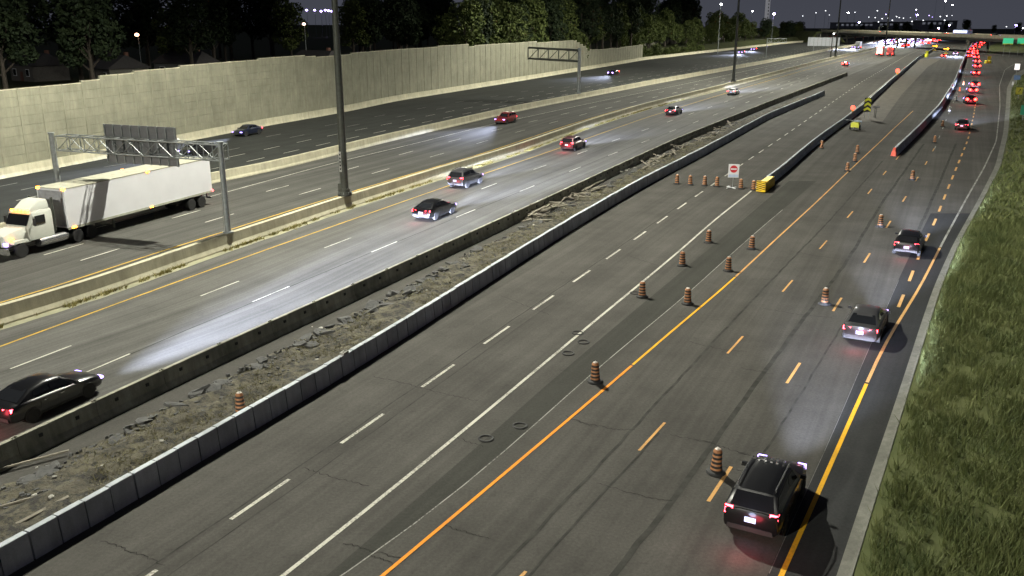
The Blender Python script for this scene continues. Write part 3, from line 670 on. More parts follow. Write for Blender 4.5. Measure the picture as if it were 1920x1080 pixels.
MLENS = emit('mast_lamp_lens', (1., .95, .8), 6., False)
p1 = gp(645, 371, 1.06); p2 = gp(1380, 153, 1.06); tm1, tm2 = med.near(p1)[0], med.near(p2)[0]; tm1 = min(np.arange(tm1-8, tm1+8, .05), key=lambda t: abs(topix((*med.off(t, -.41), 1.06))[0]-647)); p1[:2] = med.off(tm1, -.41); p2[:2] = med.off(tm2, -.41)
m1 = high_mast(p1, 'dark high mast lamp pole with a white number plate rising from the median wall')
m = MB(); m.box((-.2, -.345, 3.0), (.20, .02, 1.75), 0); pl = link('number_plate', m.mesh('number_plate', plain('plate_white', (.6,.6,.56), .5)), m1)
for k in range(5):
    m = MB(); m.box((-.2, -.36, 3.62-k*.31), (.11, .008, .15)); m.box((-.2, -.363, 3.62-k*.31), (.05, .008, .06)); link('plate_mark', m.mesh('plate_mark', M['black']), pl)
m = MB(); m.box((-.36, -.1, .75), (.3, .4, .7)); link('junction_box', m.mesh('junction_box', M['dsteel']), m1)
high_mast(p2, 'slender high mast lamp pole on the median further along the express lanes')
d2 = p2-p1; tm3 = tm2 + (tm2-tm1); high_mast((*med.off(tm3, -.41), 1.06), 'far high mast lamp pole on the median towards the overpass')
p0 = p1 - d2; high_mast((p0[0], p0[1], 0), 'high mast lamp pole standing behind the viewpoint', MAST_POWER*2.8, low=.04); high_mast((*med.off(min(tm3+(tm2-tm1), med.L-5), -.41), 1.06), 'farthest high mast lamp pole on the median under the overpass road')  # mast behind the camera is unseen, its power raised as fill light
# ------------------------------------------------------------------ overhead sign gantry
def truss(m, A, B, side, hgt, depth, nb, r=.055, rd=.035):
    A, B, side = Vector(A), Vector(B), Vector(side); up = Vector((0,0,1))
    ch = [A, A+up*hgt, A+side*depth, A+side*depth+up*hgt]; D = B-A
    for c in ch: m.tube(c, c+D, r, n=6)
    for k in range(nb+1):
        o_ = D*(k/nb)
        m.tube(ch[0]+o_, ch[1]+o_, rd, n=5); m.tube(ch[2]+o_, ch[3]+o_, rd, n=5); m.tube(ch[0]+o_, ch[2]+o_, rd, n=5); m.tube(ch[1]+o_, ch[3]+o_, rd, n=5)
        if k < nb:
            o2 = D*((k+1)/nb); i, j = (0, 1) if k % 2 else (1, 0)
            m.tube(ch[i]+o_, ch[j]+o2, rd, n=5); m.tube(ch[2+i]+o_, ch[2+j]+o2, rd, n=5); m.tube(ch[0]+o_, ch[2]+o2, rd, n=5)
gR = gp(427, 441, 1.06); tg = med.near(gR)[0]; tg = min(np.arange(tg-8, tg+8, .05), key=lambda t: abs(topix((*med.off(t, -.41), 1.06))[0]-428)); gR[:2] = med.off(tg, -.41)
zR = zfor(gR, 271); zL = zR; gL = gp(96, 253, zR); r = empty('sign_gantry', (*gR[:2], 0)); tag(r, 'steel truss sign gantry spanning the westbound express lanes over the white truck', 'gantry')
o0 = Vector((*gR[:2], 0)); ax = (Vector((*gL[:2], 0)) - o0); al = ax.length; ad = ax.normalized(); fw = Vector((-ad.y, ad.x, 0)); fw = fw if fw.y > 0 else -fw
zt = (zR+zL)/2
for p, z in ((Vector((0,0,1.06)), zt+.1), (ax+Vector((0,0,1.05)), zt+.1)):
    m = MB(); m.tube(p, (p.x, p.y, z), .23, .19, 12); m.lathe([(.4,0),(.4,.08),(.24,.1)], 12, p); m.lathe([(.24,0),(.24,.1)], 12, (p.x, p.y, z)); link('post', m.mesh('post', M['steel'], 40), r)
m = MB(); truss(m, Vector((0,0,zt-1.2)) + ad*.25 + fw*.15, ax - ad*.25 + Vector((0,0,zt-1.2)) + fw*.15, fw, 1.12, 1.0, 11); link('truss', m.mesh('truss', M['steel'], 40), r)
f0, f1 = .315, .745; w_ = al*(f1-f0); c0 = ax*f0 + fw*1.35; m = MB(); ang = math.atan2(ad.y, ad.x)
zb_, ztp = zt-2.05, zt+.85; m.box(c0 + ad*w_/2 + Vector((0,0,(zb_+ztp)/2)), (w_, .06, ztp-zb_), ang); sb = link('sign_panel', m.mesh('sign_panel', M['signback']), r); sb['label'] = 'ribbed grey back of the large overhead sign'
for k in range(9):
    m = MB(); m.box(c0 + ad*(w_*(k+.02*(4-k))/8) - fw*.07 + Vector((0,0,(zb_+ztp)/2)), (.09, .1, ztp-zb_+.04), ang); link('rib', m.mesh('rib', M['steel']), sb)
for k in range(12):
    m = MB(); m.box(c0 + ad*w_/2 - fw*.045 + Vector((0,0,zb_+.12+(ztp-zb_-.24)*k/11)), (w_-.06, .03, .025), ang); link('stiffener', m.mesh('stiffener', M['signback']), sb)
for z in (zt-1.2+1.12, zt-1.2):
    m = MB()
    for k in range(4): q_ = c0 + ad*(w_*(.12+.25*k)) + Vector((0,0,z)); m.tube(q_, q_-fw*.2, .04, n=5)
    link('clamp', m.mesh('clamp', M['steel']), sb)
# cantilever frame without a sign
pc = gp(1097, 176, 1.05); pc[:2] = div.off(div.near(pc)[0], -.35); zc = zfor(pc, 90); td = div.tan(div.near(pc)[0]); lf = Vector((-td[1], td[0], 0))
best = min(np.arange(3, 40, .1), key=lambda L_: abs(topix((pc[0]+lf.x*L_, pc[1]+lf.y*L_, zc-1))[0]-990)); best = min(best, 16.)
r = empty('cantilever_sign_frame', (*pc[:2], 0)); tag(r, 'steel cantilever arm frame without a sign on the westbound divider', 'sign frame')
m = MB(); m.tube((0,0,1.05), (0,0,zc), .36, .32, 14); m.lathe([(.55,1.05),(.55,1.15),(.38,1.17)], 14); link('post', m.mesh('post', M['steel'], 40), r)
zl = zc-2.6
for z0_, z1_ in ((zc-.45, zc-.2), (zl, zl+.25)):
    m = MB(); m.tube((0,0,z0_), lf*best + Vector((0,0,z1_+.1)), .24, .2, 10); link('arm', m.mesh('arm', M['dsteel'], 40), r)
for k in range(5):
    a = lf*(best*(1-k*.2)); m = MB(); m.tube(a+Vector((0,0,zl+.1)), a+Vector((0,0,zc-.2)), .12, n=6); m.tube(a+Vector((0,0,zl+.1)), a-lf*best*.2+Vector((0,0,zc-.3)), .07, n=6); link('brace', m.mesh('brace', M['dsteel']), r)
# smaller frame and large sign back further along
def sign_back(corners, base_y, D, label, nrib=8, mat=None):
    x0, y0, x1, y1 = corners; pL = gp(x0, base_y); sc = D/pL[1]
    a = Vector(((x0-960)/F*D/CP, D, 0)); 
    ang_ = .25; ww = (x1-x0)/F*D*1.05; zt_ = zfor((a.x, a.y), y0); zb2 = zfor((a.x, a.y), y1); r = empty('roadside_sign', (a.x, a.y, 0), -ang_); tag(r, label, 'sign')
    m = MB(); m.box((ww/2, 0, (zt_+zb2)/2), (ww, .08, zt_-zb2)); pn = link('panel', m.mesh('panel', mat or M['signback']), r)
    for k in range(nrib):
        m = MB(); m.box((ww*(k+.5)/nrib, -.09, (zt_+zb2)/2), (.18, .1, zt_-zb2)); link('rib', m.mesh('rib', M['steel']), pn)
    for k in (.2, .8):
        m = MB(); m.tube((ww*k, .15, -.1), (ww*k, .15, zt_), .14, n=8); link('post', m.mesh('post', M['steel']), r)
sign_back((1473,70,1525,86), 90, 455., 'wide pale ribbed back of a guide sign beside the far westbound road', 8, plain('pale_sign_back', (.5,.52,.55), .5, .3))
r = empty('far_sign_frame', (*gp(1436,108)[:2], 0)); tag(r, 'thin sign frame with a short truss arm beside the far westbound road', 'sign frame'); zc2 = zfor(gp(1436,108), 72)
m = MB(); m.tube((0,0,0), (0,0,zc2), .2, .16, 8); link('post', m.mesh('post', M['steel']), r); m = MB(); truss(m, (0,0,zc2-1.6), (7.5,-1,zc2-1.6), (0,.3,0), 1.5, .4, 5, .08, .05); link('truss_arm', m.mesh('truss_arm', M['steel']), r)
# ------------------------------------------------------------------ construction drums and rubber rings
m = MB(); m.lathe([(.36,0),(.37,.03),(.34,.09),(.27,.11),(.20,.11)], 18); d_base = m.mesh('rubber_base', M['rubber'], 40)
prof = []; hs = [.07,.24,.41,.58,.75,.90]; rs = [.215,.203,.191,.179,.167]
for i in range(5): prof += [(rs[i], hs[i]), (rs[i]-.004, hs[i+1]-.012)]
prof += [(.145,.905),(.12,.96),(.07,.985)]; m = MB(); m.lathe(prof, 18); d_body = m.mesh('drum_body', M['drum'], 35); d_str = []
for i in range(5):
    m = MB(); h0, h1 = hs[i]+.003, hs[i]+.095; m.lathe([(rs[i]+.003, h0), (rs[i]+.002, h1)], 18, caps=False); d_str.append(m.mesh('band', M['drumblk'], 40))
m = MB(); m.tube((-.07,0,1.0), (.07,0,1.0), .02, n=6); m.tube((-.07,0,.95), (-.07,0,1.0), .02, n=6); m.tube((.07,0,.95), (.07,0,1.0), .02, n=6); d_han = m.mesh('handle', plain('pale_cap', (.5,.48,.44), .5))
m = MB(); m.lathe([(.122,.957),(.075,.99)], 14, caps=True); d_cap = m.mesh('cap', plain('gleam_drum_top', (.55,.5,.44), .5))  # gleam of light on the drum top put into a pale colour
def drum(x, y, label, group=None, z=0., tilt=0., body=None):
    p = gp(x, y, z); r = empty('construction_drum', p, random.uniform(0, 6)); r.rotation_euler = (tilt+random.gauss(0,.015), random.gauss(0,.015), r.rotation_euler[2]); tag(r, label, 'drum', group)
    link('rubber_base', d_base, r); b_ = link('drum_body', d_body, r, mat=body)
    for s_ in d_str: link('band', s_, b_)
    link('handle', d_han, b_)
    if random.random() < .6: link('cap', d_cap, b_)
for x, y in ((1269,345),(1294,347),(1321,348),(1344,350)): drum(x, y, 'striped construction drum in the row closing the lane beside the block wall', 'drums across the closed lane')
drum(1389, 354, 'striped construction drum just right of the no entry sign stand', 'drums across the closed lane'); drum(1412, 357, 'striped construction drum in front of the yellow crash cushion', 'drums across the closed lane')
for x, y in ((1328,455),(1279,498),(1204,557)): drum(x, y, 'striped construction drum standing along the white solid line', 'drums along the white line')
for x, y in ((1409,467),(1365,508),(1289,570)): drum(x, y, 'striped construction drum on the dark asphalt strip beside the orange line', 'drums along the orange line')
drum(1116, 716, 'striped construction drum on the orange line beside scattered rubber rings', 'drums along the orange line')
drum(1342, 886, 'large striped construction drum beside the black SUV with roof rails')
drum(1546, 570, 'striped construction drum by the sedan with a glowing pale rear')
for x, y in ((1650,425),(1710,337)): drum(x, y, 'striped construction drum between the dashed lane lines near the dark hatchback', 'drums between the lane lines')
for x, y in ((1588,321),(1602,303),(1607,287),(1540,278)): drum(x, y, 'striped construction drum by the curving work zone barrier', 'drums by the work zone barrier')
for x, y in ((1752,268),(1767,238)): drum(x, y, 'drum in the dark beside the lane split barrier', 'drums beside the lane split barrier')
whd = plain('headlit_white', (.85,.82,.78), .4, var=.1)  # headlight on the drums put into a white body colour
for x, y in ((1780,210),(1792,189)): drum(x, y, 'drum coloured pale as if caught in headlights beside the queue', 'pale drums beside the queue', body=whd)
ord_ = emit('orange_brake_glow', (1., .18, .05), 1.4)  # brake light on the drums put in as emission of the body
for x, y in ((1799,172),(1806,160)): drum(x, y, 'orange drum with a brake light glow in its colour beside the queue', 'orange drums beside the queue', body=ord_)
pd = gp(452, 775); drum(452, 776, 'weathered brown drum standing in the dirt behind the block wall', z=.12)
def ring(x, y):
    m = MB(); n = 20; R_, q_ = .28, .048
    m.loft([[((R_+q_*math.cos(a))*math.cos(u), (R_+q_*math.cos(a))*math.sin(u), q_*.5+q_*.5*math.sin(a)) for a in [2*math.pi*j/8 for j in range(8)]] for u in [2*math.pi*i/n for i in range(n+1)]], caps=False)
    o = link('rubber_ring', m.mesh('rubber_ring', M['rubber'], 50), None, (*gp(x, y)[:2], .006)); return o
for x, y in ((1083,625),(1094,642),(1065,663)): tag(ring(x, y), 'black rubber drum collar lying by the white solid line', 'rubber ring', 'rubber rings by the white line')
for x, y in ((911,823),(975,799)): tag(ring(x, y), 'black rubber drum collar lying on the dark asphalt strip', 'rubber ring', 'rubber rings on the dark strip')
tag(ring(1191, 550), 'black rubber collar touching the drum base on the white line', 'rubber ring')
# ------------------------------------------------------------------ work zone signs
yel = plain('yellow_plastic', (.85, .55, .01), .45, var=.15); blk = M['black']; wsign = plain('white_sheeting', (.72, .72, .74), .45, var=.06); redp = plain('red_sheeting', (.55, .03, .04), .45, var=.06)
p = gp(1371, 353); r = empty('no_entry_sign', (*p[:2], 0), -.12); tag(r, 'white no entry sign with a red disc on a portable stand', 'sign')
m = MB(); m.box((.12, 0, 1.72), (1.02, .03, 1.32)); pn = link('panel', m.mesh('panel', wsign), r)
m = MB(); m.lathe([(.36,-.022),(.36,-.017)], 28, (.12, 0, 1.90), 'Y'); link('red_disc', m.mesh('red_disc', redp), pn)
m = MB(); m.box((.12,-.026,1.90), (.56,.006,.13)); link('white_bar', m.mesh('white_bar', wsign), pn)
m = MB(); m.box((.12,-.02,1.24), (.92,.006,.26)); link('blue_strip', m.mesh('blue_strip', plain('pale_blue_sheeting', (.48,.56,.72), .5, var=.1)), pn)
m = MB(); m.tube((.1,.03,.12), (.12,.03,1.1), .03, n=6); link('post', m.mesh('post', M['steel']), r)
for a in (.6, 2.2, 3.8, 5.3):
    m = MB(); m.box((math.cos(a)*.3, math.sin(a)*.3, .07), (.62, .07, .05), a); link('leg', m.mesh('leg', wsign), r)
m = MB(); m.lathe([(.12,0),(.15,.06),(.13,.13),(.05,.15)], 10, (-.25,-.15,.1)); link('sandbag', m.mesh('sandbag', wsign, 60), r)
# yellow crash cushion
a0 = cb.at(.2); d = cb.tan(2.); rz = math.atan2(-d[0], d[1]); r = empty('crash_cushion', (*a0, 0), rz); tag(r, 'yellow crash cushion with a black and yellow striped nose panel', 'crash cushion')
for k in range(4):
    m = MB(); y0 = .25 + k*1.06; m.loft([[(-.42,y0,.05),(.42,y0,.05),(.44,y0,.62),(.30,y0,.92),(-.30,y0,.92),(-.44,y0,.62)], [(-.42,y0+1.02,.05),(.42,y0+1.02,.05),(.44,y0+1.02,.62),(.30,y0+1.02,.92),(-.30,y0+1.02,.92),(-.44,y0+1.02,.62)]]); link('yellow_module', m.mesh('yellow_module', yel), r)
m = MB(); m.box((0,0,.62), (.86,.05,1.05)); pn = link('nose_panel', m.mesh('nose_panel', yel), r)
for k in range(6):
    m = MB(); z0_ = .04 + k*.2; za, zb2 = max(z0_-.0, .1), min(z0_+.33, 1.14)
    pts_ = [(-.42,-.03, z0_-.02), (-.42,-.03, z0_+.075), (.42,-.03, z0_+.395), (.42,-.03, z0_+.30)]
    pts_ = [(x_, y_, min(max(z_, .1), 1.14)) for x_, y_, z_ in pts_]; m.add(pts_, [(0,1,2,3)]); link('black_stripe', m.mesh('black_stripe', blk), pn)
# stacked chevron sign
p = gp(1624, 224); r = empty('chevron_sign', (*p[:2], 0), -.2); tag(r, 'tall sign of three stacked yellow chevrons behind the work zone barrier', 'sign')
yel2 = plain('fluorescent_yellow', (.62, .62, .04), .5, var=.08)
m = MB(); m.box((0, 0, 2.35), (1.1, .03, 2.25)); pn = link('board', m.mesh('board', M['black']), r)
for k in range(3):
    z0_ = 1.3 + k*.74; m = MB(); m.add([(-.52,-.022,z0_),(0,-.022,z0_+.32),(.52,-.022,z0_),(.52,-.022,z0_+.38),(0,-.022,z0_+.72),(-.52,-.022,z0_+.38)], [(0,1,4,5),(1,2,3,4)]); link('chevron', m.mesh('chevron', yel2), pn)
for x in (-.3, .3):
    m = MB(); m.tube((x,.04,0), (x,.04,3.4), .035, n=6); link('post', m.mesh('post', M['steel']), r)
# red warning lamps on the barrier
redg = emit('red_warning_lens', (1., .10, .06), 3.2)
for (x, y, s_), lb_ in zip(((1599,199,1.0), (1683,131,1.5)), ('round red warning lamp on the work zone barrier near the chevron sign', 'round red warning lamp on the work zone barrier farther towards the overpass')):
    t = min(range(0, int(cb.L*2)), key=lambda k: abs(topix((*cb.off(k/2, -.3), 1.4))[0]-x))/2; p = cb.off(t, -.31); r = empty('warning_lamp', (*p, .92)); tag(r, lb_, 'warning lamp', 'red lamps on the work zone barrier'); r.scale = (s_,)*3
    m = MB(); m.tube((0,0,0), (0,0,.35), .04, n=6); m.box((0,0,.12), (.22,.16,.24)); link('battery_box', m.mesh('battery_box', yel), r); m = MB(); m.lathe([(.2,-.1),(.36,-.07),(.40,0),(.36,.07),(.2,.1)], 18, (0,0,.62), 'Y'); link('lens', m.mesh('lens', redg, 60), r)
p = gp(1640, 221); r = empty('barricade', (*p[:2], 0), -.15); tag(r, 'white topped barricade on thin legs beside the chevron sign', 'barricade')
m = MB(); m.box((0,0,1.75), (1.25,.05,.24)); link('board', m.mesh('board', wsign), r)
for x in (-.4, .4):
    m = MB(); m.tube((x*.3,-.3,0), (x*.3,0,1.7), .025, n=5); m.tube((x*.3,.3,0), (x*.3,0,1.7), .025, n=5); link('leg', m.mesh('leg', M['steel']), r)
p = gp(1603, 243); r = empty('work_trailer', (*p[:2], 0), -.5); tag(r, 'small yellow work trailer with a grey lid beside the work zone barrier', 'trailer')
m = MB(); m.box((0,0,.72), (1.15,1.3,.7), 0, (.92,.92)); link('body', m.mesh('body', yel2), r); m = MB(); m.box((.25,.55,1.2), (1.0,.9,.12), .2); m.box((.25,.5,1.1), (.2,.2,.16)); link('lid', m.mesh('lid', plain('blue_grey_lid', (.32,.38,.46), .4)), r)
m = MB(); m.tube((-.3,.7,1.2), (-1.9,1.2,1.35), .08, n=6); m.tube((-.3,.7,1.0), (-.3,.7,1.25), .08, n=6); link('mast_arm', m.mesh('mast_arm', M['steel']), r); m = MB(); m.tube((0,-.6,.45), (0,-1.5,.35), .05, n=6); link('tow_bar', m.mesh('tow_bar', M['steel']), r)
for s_ in (-1, 1):
    m = MB(); m.lathe([(.2,-.1),(.33,-.1),(.35,0),(.33,.1),(.2,.1)], 16, (s_*.68,0,.35), 'X'); link('wheel', m.mesh('wheel', M['tyre'], 40), r)
# dark gravel wedge behind the work zone barrier
gw = Curve([(1655,228),(1690,178),(1740,125),(1765,110)]); ya, yb = gw.q[0,1], gw.q[-1,1]
sheet('gravel_wedge', lambda y: cb.X(y)+.15, gw.X, list(np.arange(ya, min(yb, cb.q[-1,1]), 3.)), .004, M['gravel'], None, 'structure')
# roadside signs on the grass bank
def road_sign(name, x, y, w, h, mat, label, basey, back=None, posts=1, mark=None):
    p = gp(x, basey); zc_ = zfor(p, y); r = empty(name, (*p[:2], -.05), -.35); tag(r, label, 'sign')
    m = MB(); m.box((0,0,zc_), (w,.04,h)); pn = link('panel', m.mesh('panel', mat), r)
    for k in range(posts):
        xo = 0 if posts == 1 else (-w*.3 + k*w*.6); m = MB(); m.tube((xo,.05,-.1), (xo,.05,zc_+h*.45), .05, n=6); link('post', m.mesh('post', M['steel']), r)
    if mark: mark(pn, zc_)
road_sign('roadside_sign', 1905, 125, 1.3, 1.7, emit('sheeting_headlight_glow', (1.,.93,.9), .9), 'bright white sign on a post by the exit ramp', 141)  # panel emits, headlight on the sheeting put into its colour
road_sign('roadside_sign', 1905, 145, 1.4, 1.1, plain('blue_sheeting', (.10,.16,.30), .5), 'blue grey sign on a post by the exit ramp', 160)
road_sign('roadside_marker', 1898, 156, .35, .8, wsign, 'small white marker post below the blue sign', 163)
def arrow(pn, zc_):
    m = MB(); m.add([(-.2,-.03,zc_-.25),(-.05,-.03,zc_-.25),(.2,-.03,zc_+.15),(.3,-.03,zc_+.1),(.25,-.03,zc_+.42),(-.03,-.03,zc_+.25),(.08,-.03,zc_+.21)], [(0,1,2,6),(2,3,4),(2,4,5,6)]); link('arrow_mark', m.mesh('arrow_mark', M['black']), pn)
road_sign('exit_speed_sign', 1908, 170, 1.15, 1.35, plain('sign_yellow', (.85,.78,.10), .5, var=.05), 'yellow sign with a black arrow on the grass beside the ramp', 190, mark=arrow)
grn = plain('green_sheeting', (.03,.30,.18), .5, var=.08)
road_sign('green_sign', 1926, 206, 2.4, 1.5, grn, 'green guide sign cut off at the picture edge above the grass', 230, posts=2)
grnl = emit('green_sheeting_glow', (.06,.55,.28), .55, False)  # sheeting emits in place of light falling on the signs
for x, lb_ in ((1886, 'left one of two self-glowing green guide signs before the overpass'), (1913, 'right one of two self-glowing green guide signs before the overpass')):
    def strip(pn, zc_):
        m = MB(); m.box((0,-.03,zc_-1.1), (3.7,.03,.3)); link('yellow_tab', m.mesh('yellow_tab', yel2), pn)
    road_sign('guide_sign', x, 77, 3.9, 2.5, grnl, lb_, 106, posts=2, mark=strip)
p = gp(1853, 119); r = empty('gore_attenuator', (*p[:2], 0), -.3); tag(r, 'yellow barrel attenuator at the split of the exit ramp', 'crash cushion')
for k in range(6):
    m = MB(); m.lathe([(.45,0),(.46,.5),(.42,1.0),(.1,1.05)], 14, ((k % 2)*1.0-.5, (k//2)*1.0, 0)); link('barrel', m.mesh('barrel', yel2, 40), r)
m = MB(); m.box((0,-.5,1.9), (1.2,.04,1.2)); m.tube((0,-.45,0), (0,-.45,2.4), .05, n=6); link('sign_plate', m.mesh('sign_plate', yel2), r)
# gore island
g = MB(); pts_ = [gp(*q) for q in ((1850,103),(1878,97),(1925,100),(2000,98),(2000,72),(1880,76),(1856,86))]; g.add([(a, b2, .02) for a, b2, c in pts_], [tuple(range(len(pts_)))]); tag(link('gore_island', g.mesh('gore_island', M['turf'])), kind='structure')
# ------------------------------------------------------------------ vehicles
def ring_body(y, w, zb, zs, crown=.03):
    half = [(w*.80, zb), (w*.95, zb+.08), (w, zb+.22), (w*1.0, (zb+zs)/2+.05), (w*.965, zs-.07), (w*.88, zs), (w*.45, zs+crown)]
    return [Vector((x, y, z)) for x, z in half] + [Vector((-x, y, z)) for x, z in half[::-1]]
CARS = {
 'sedan': dict(body=[(-2.40,.70,.42,.82),(-2.36,.82,.30,.97),(-2.1,.89,.24,1.02),(-1.3,.92,.20,1.0),(0,.92,.20,.96),(1.0,.92,.20,.94),(1.6,.90,.22,.87),(2.15,.86,.25,.77),(2.36,.76,.30,.68),(2.43,.64,.38,.60)],
    cab=[(-1.98,1.0),(-1.15,1.38),(-.45,1.45),(.28,1.42),(1.08,.93)], wb=.84, wt=.60, tail=(.64,-2.385,.86,.38,.15), head=(.66,2.33,.66,.36,.12), wheels=(-1.40,1.45), rad=.33),
 'suv': dict(body=[(-2.32,.74,.46,.95),(-2.28,.86,.34,1.06),(-2.0,.92,.28,1.09),(-1.2,.94,.25,1.08),(0,.94,.25,1.05),(.95,.94,.25,1.04),(1.6,.92,.27,.99),(2.1,.88,.30,.90),(2.3,.78,.34,.80),(2.36,.66,.42,.70)],
    cab=[(-2.25,1.06),(-1.92,1.62),(-.6,1.71),(.22,1.67),(1.02,1.03)], wb=.87, wt=.66, tail=(.72,-2.29,.98,.26,.26), head=(.70,2.25,.80,.34,.15), wheels=(-1.38,1.42), rad=.36, rails=True),
 'hatch': dict(body=[(-2.02,.72,.44,.90),(-1.98,.83,.32,1.0),(-1.7,.88,.25,1.02),(-1.0,.90,.22,1.0),(0,.90,.22,.97),(.9,.90,.22,.95),(1.45,.88,.24,.90),(1.9,.83,.27,.80),(2.08,.74,.32,.70),(2.13,.62,.40,.62)],
    cab=[(-1.95,1.0),(-1.55,1.42),(-.5,1.53),(.25,1.49),(1.05,.95)], wb=.83, wt=.61, tail=(.66,-2.0,.90,.28,.22), head=(.66,2.02,.68,.34,.13), wheels=(-1.28,1.30), rad=.32)}
def build_car(k):
    c = CARS[k]; o = {}
    m = MB(); m.loft([ring_body(*b_) for b_ in c['body']]); o['body'] = m.mesh('body', M['glass'], 38)
    cab = c['cab']; belt = lambda y: np.interp(y, [b_[0] for b_ in c['body']], [b_[3] for b_ in c['body']]) - .02
    wb, wt = c['wb'], c['wt']; rings = []; zr = max(z for y, z in cab)
    for i, (y, z) in enumerate(cab):
        bz = belt(y); f = max(0., min(1., (z-bz)/(zr-bz))); wtop = wb+(wt-wb)*f; z = max(z, bz+.01)
        half = [(wb, bz-.05), (wtop+.02, z-.07*f), (wtop-.07, z), (wtop*.5, z+.025*f)]
        rings.append([Vector((x, y, q)) for x, q in half] + [Vector((-x, y, q)) for x, q in half[::-1]])
    m = MB(); m.loft(rings); o['cabin'] = m.mesh('cabin', M['glass'], 32)
    def patch(name, p, off):
        a, b2, c_, d_ = [Vector(q) for q in p]; nrm = (b2-a).cross(d_-a).normalized()
        cen = (a+b2+c_+d_)/4; 
        if nrm.dot(cen - Vector((0, cen.y*.4, .8))) < 0: nrm = -nrm
        m = MB(); q = [v+nrm*off for v in (a, b2, c_, d_)]; q2 = [v+nrm*(off-.02) for v in (a, b2, c_, d_)]; m.loft([q2, q]); return m.mesh(name, M['glass'])
    def edge(i, fz, x=None):
        r_ = rings[i]; a, b2 = r_[0], r_[1]; return a + (b2-a)*fz
    n = len(cab)-1
    A, B = rings[n-1], rings[n]; o['windshield'] = patch('windshield', [A[2].lerp(B[2], .1)+Vector((-.05,0,0)), B[2].lerp(A[2], .08)+Vector((-.06,0,0)), (B[5].lerp(A[5], .08)+Vector((.06,0,0))), A[5].lerp(B[5], .1)+Vector((.05,0,0))], .015)
    A, B = rings[1], rings[0]; o['rear_window'] = patch('rear_window', [A[2].lerp(B[2], .08)+Vector((-.05,0,0)), B[2].lerp(A[2], .12)+Vector((-.07,0,0)), (B[5].lerp(A[5], .12)+Vector((.07,0,0))), A[5].lerp(B[5], .08)+Vector((.05,0,0))], .015)
    for s_ in (0, 1):
        g = lambda i, fz: (lambda v: Vector((v.x if s_ == 0 else -v.x, v.y, v.z)))(edge(i, fz))
        o['side_window%d' % (s_*2)] = patch('side_window', [g(1,.92).lerp(g(2,.92),.05), g(1,.42).lerp(g(2,.42),-.15 if k != 'sedan' else .0), g(2,.42).lerp(g(3,.42),.1), g(2,.94).lerp(g(3,.94),.1)], .014)
        o['side_window%d' % (s_*2+1)] = patch('side_window', [g(2,.94).lerp(g(3,.94),.2), g(2,.42).lerp(g(3,.42),.2), g(3,.42).lerp(g(4,.8),.45), g(3,.94)], .014)
    x, y, z, w, h = c['tail']; m = MB(); sg = 1
    for nm, xx_ in (('tail_lamp0', x), ('tail_lamp1', -x)):
        m = MB(); s2 = 1 if xx_ > 0 else -1; m.loft([[(xx_-w/2,y-.005,z-h/2),(xx_+w/2,y+.06 if s2>0 else y-.005,z-h/2),(xx_+w/2,y+.06 if s2>0 else y-.005,z+h/2),(xx_-w/2,y-.005 if s2>0 else y+.06,z+h/2)], [(xx_-w/2,y+.16,z-h/2),(xx_+w/2,y+.2,z-h/2),(xx_+w/2,y+.2,z+h/2),(xx_-w/2,y+.16,z+h/2)]]); o[nm] = m.mesh('tail_lamp', M['tailr'])
    x, y, z, w, h = c['head']
    for nm, xx_ in (('head_lamp0', x), ('head_lamp1', -x)):
        m = MB(); m.loft([[(xx_-w/2,y-.1,z-h/2),(xx_+w/2,y-.1,z-h/2),(xx_+w/2,y-.12,z+h/2),(xx_-w/2,y-.12,z+h/2)], [(xx_-w*.42,y+.07,z-h*.4),(xx_+w*.42,y+.07,z-h*.4),(xx_+w*.42,y+.04,z+h*.4),(xx_-w*.42,y+.04,z+h*.4)]]); o[nm] = m.mesh('head_lamp', M['headw'])
    for nm, key, kk in (('tail_far', 'tail', -1), ('head_far', 'head', 1)):
        x, y, z, w, h = c[key]
        for i_, xx_ in enumerate((x, -x)):
            m = MB(); m.lathe([(.05,-.12*kk),(.24,-.05*kk),(.26,.03*kk),(.1,.08*kk)], 10, (xx_*.95, y+.02*kk, z), 'Y'); o['%s%d' % (nm, i_)] = m.mesh('tail_lamp' if kk < 0 else 'head_lamp', M['tailfar'] if kk < 0 else M['headfar'])
    m = MB(); wb2 = [b_ for b_ in c['body'] if abs(b_[0]) < .2][0][1]
    for s_ in (-1, 1):
        for yy_ in (-.95, -.1, .92): m.box((s_*(wb2*1.0-.001), yy_, .64), (.012, .014, .5))
        m.box((s_*(wb2-.001), 0, .30), (.012, 2.2, .05))
    o['door_seams'] = m.mesh('door_seams', M['black'])
    m = MB()
    for s_ in (-1, 1):
        for yy_ in (-.72, .12): m.box((s_*(wb2*.985+.005), yy_, .80), (.03, .17, .03))
    o['door_handles'] = m.mesh('door_handle', M['chrome'])
    yr = c['body'][0][0]; m = MB(); m.box((0, yr-.02, .70 if k != 'suv' else .80), (.36, .03, .17)); o['number_plate'] = m.mesh('number_plate', M['plate'])
    m = MB(); m.box((0, yr+.05, .46), (1.5, .16, .16), 0, (.95, .9)); o['rear_bumper'] = m.mesh('rear_bumper', M['black'])
    yf = c['body'][-1][0]; m = MB(); m.box((0, yf-.02, .46), (1.15, .1, .18)); o['grille'] = m.mesh('grille', M['black'])
    for s_ in (-1, 1):
        m = MB(); m.box((s_*(wb+.14), .78, belt(.8)+.1), (.2, .12, .13), 0, (.85, .8)); o['mirror%d' % (s_ > 0)] = m.mesh('mirror', M['glass'])
    R_ = c['rad']; m = MB(); m.lathe([(R_*.6,-.11),(R_*.96,-.11),(R_,-.07),(R_,.07),(R_*.96,.11),(R_*.6,.11)], 20, axis='X'); o['tyre'] = m.mesh('wheel', M['tyre'], 40)
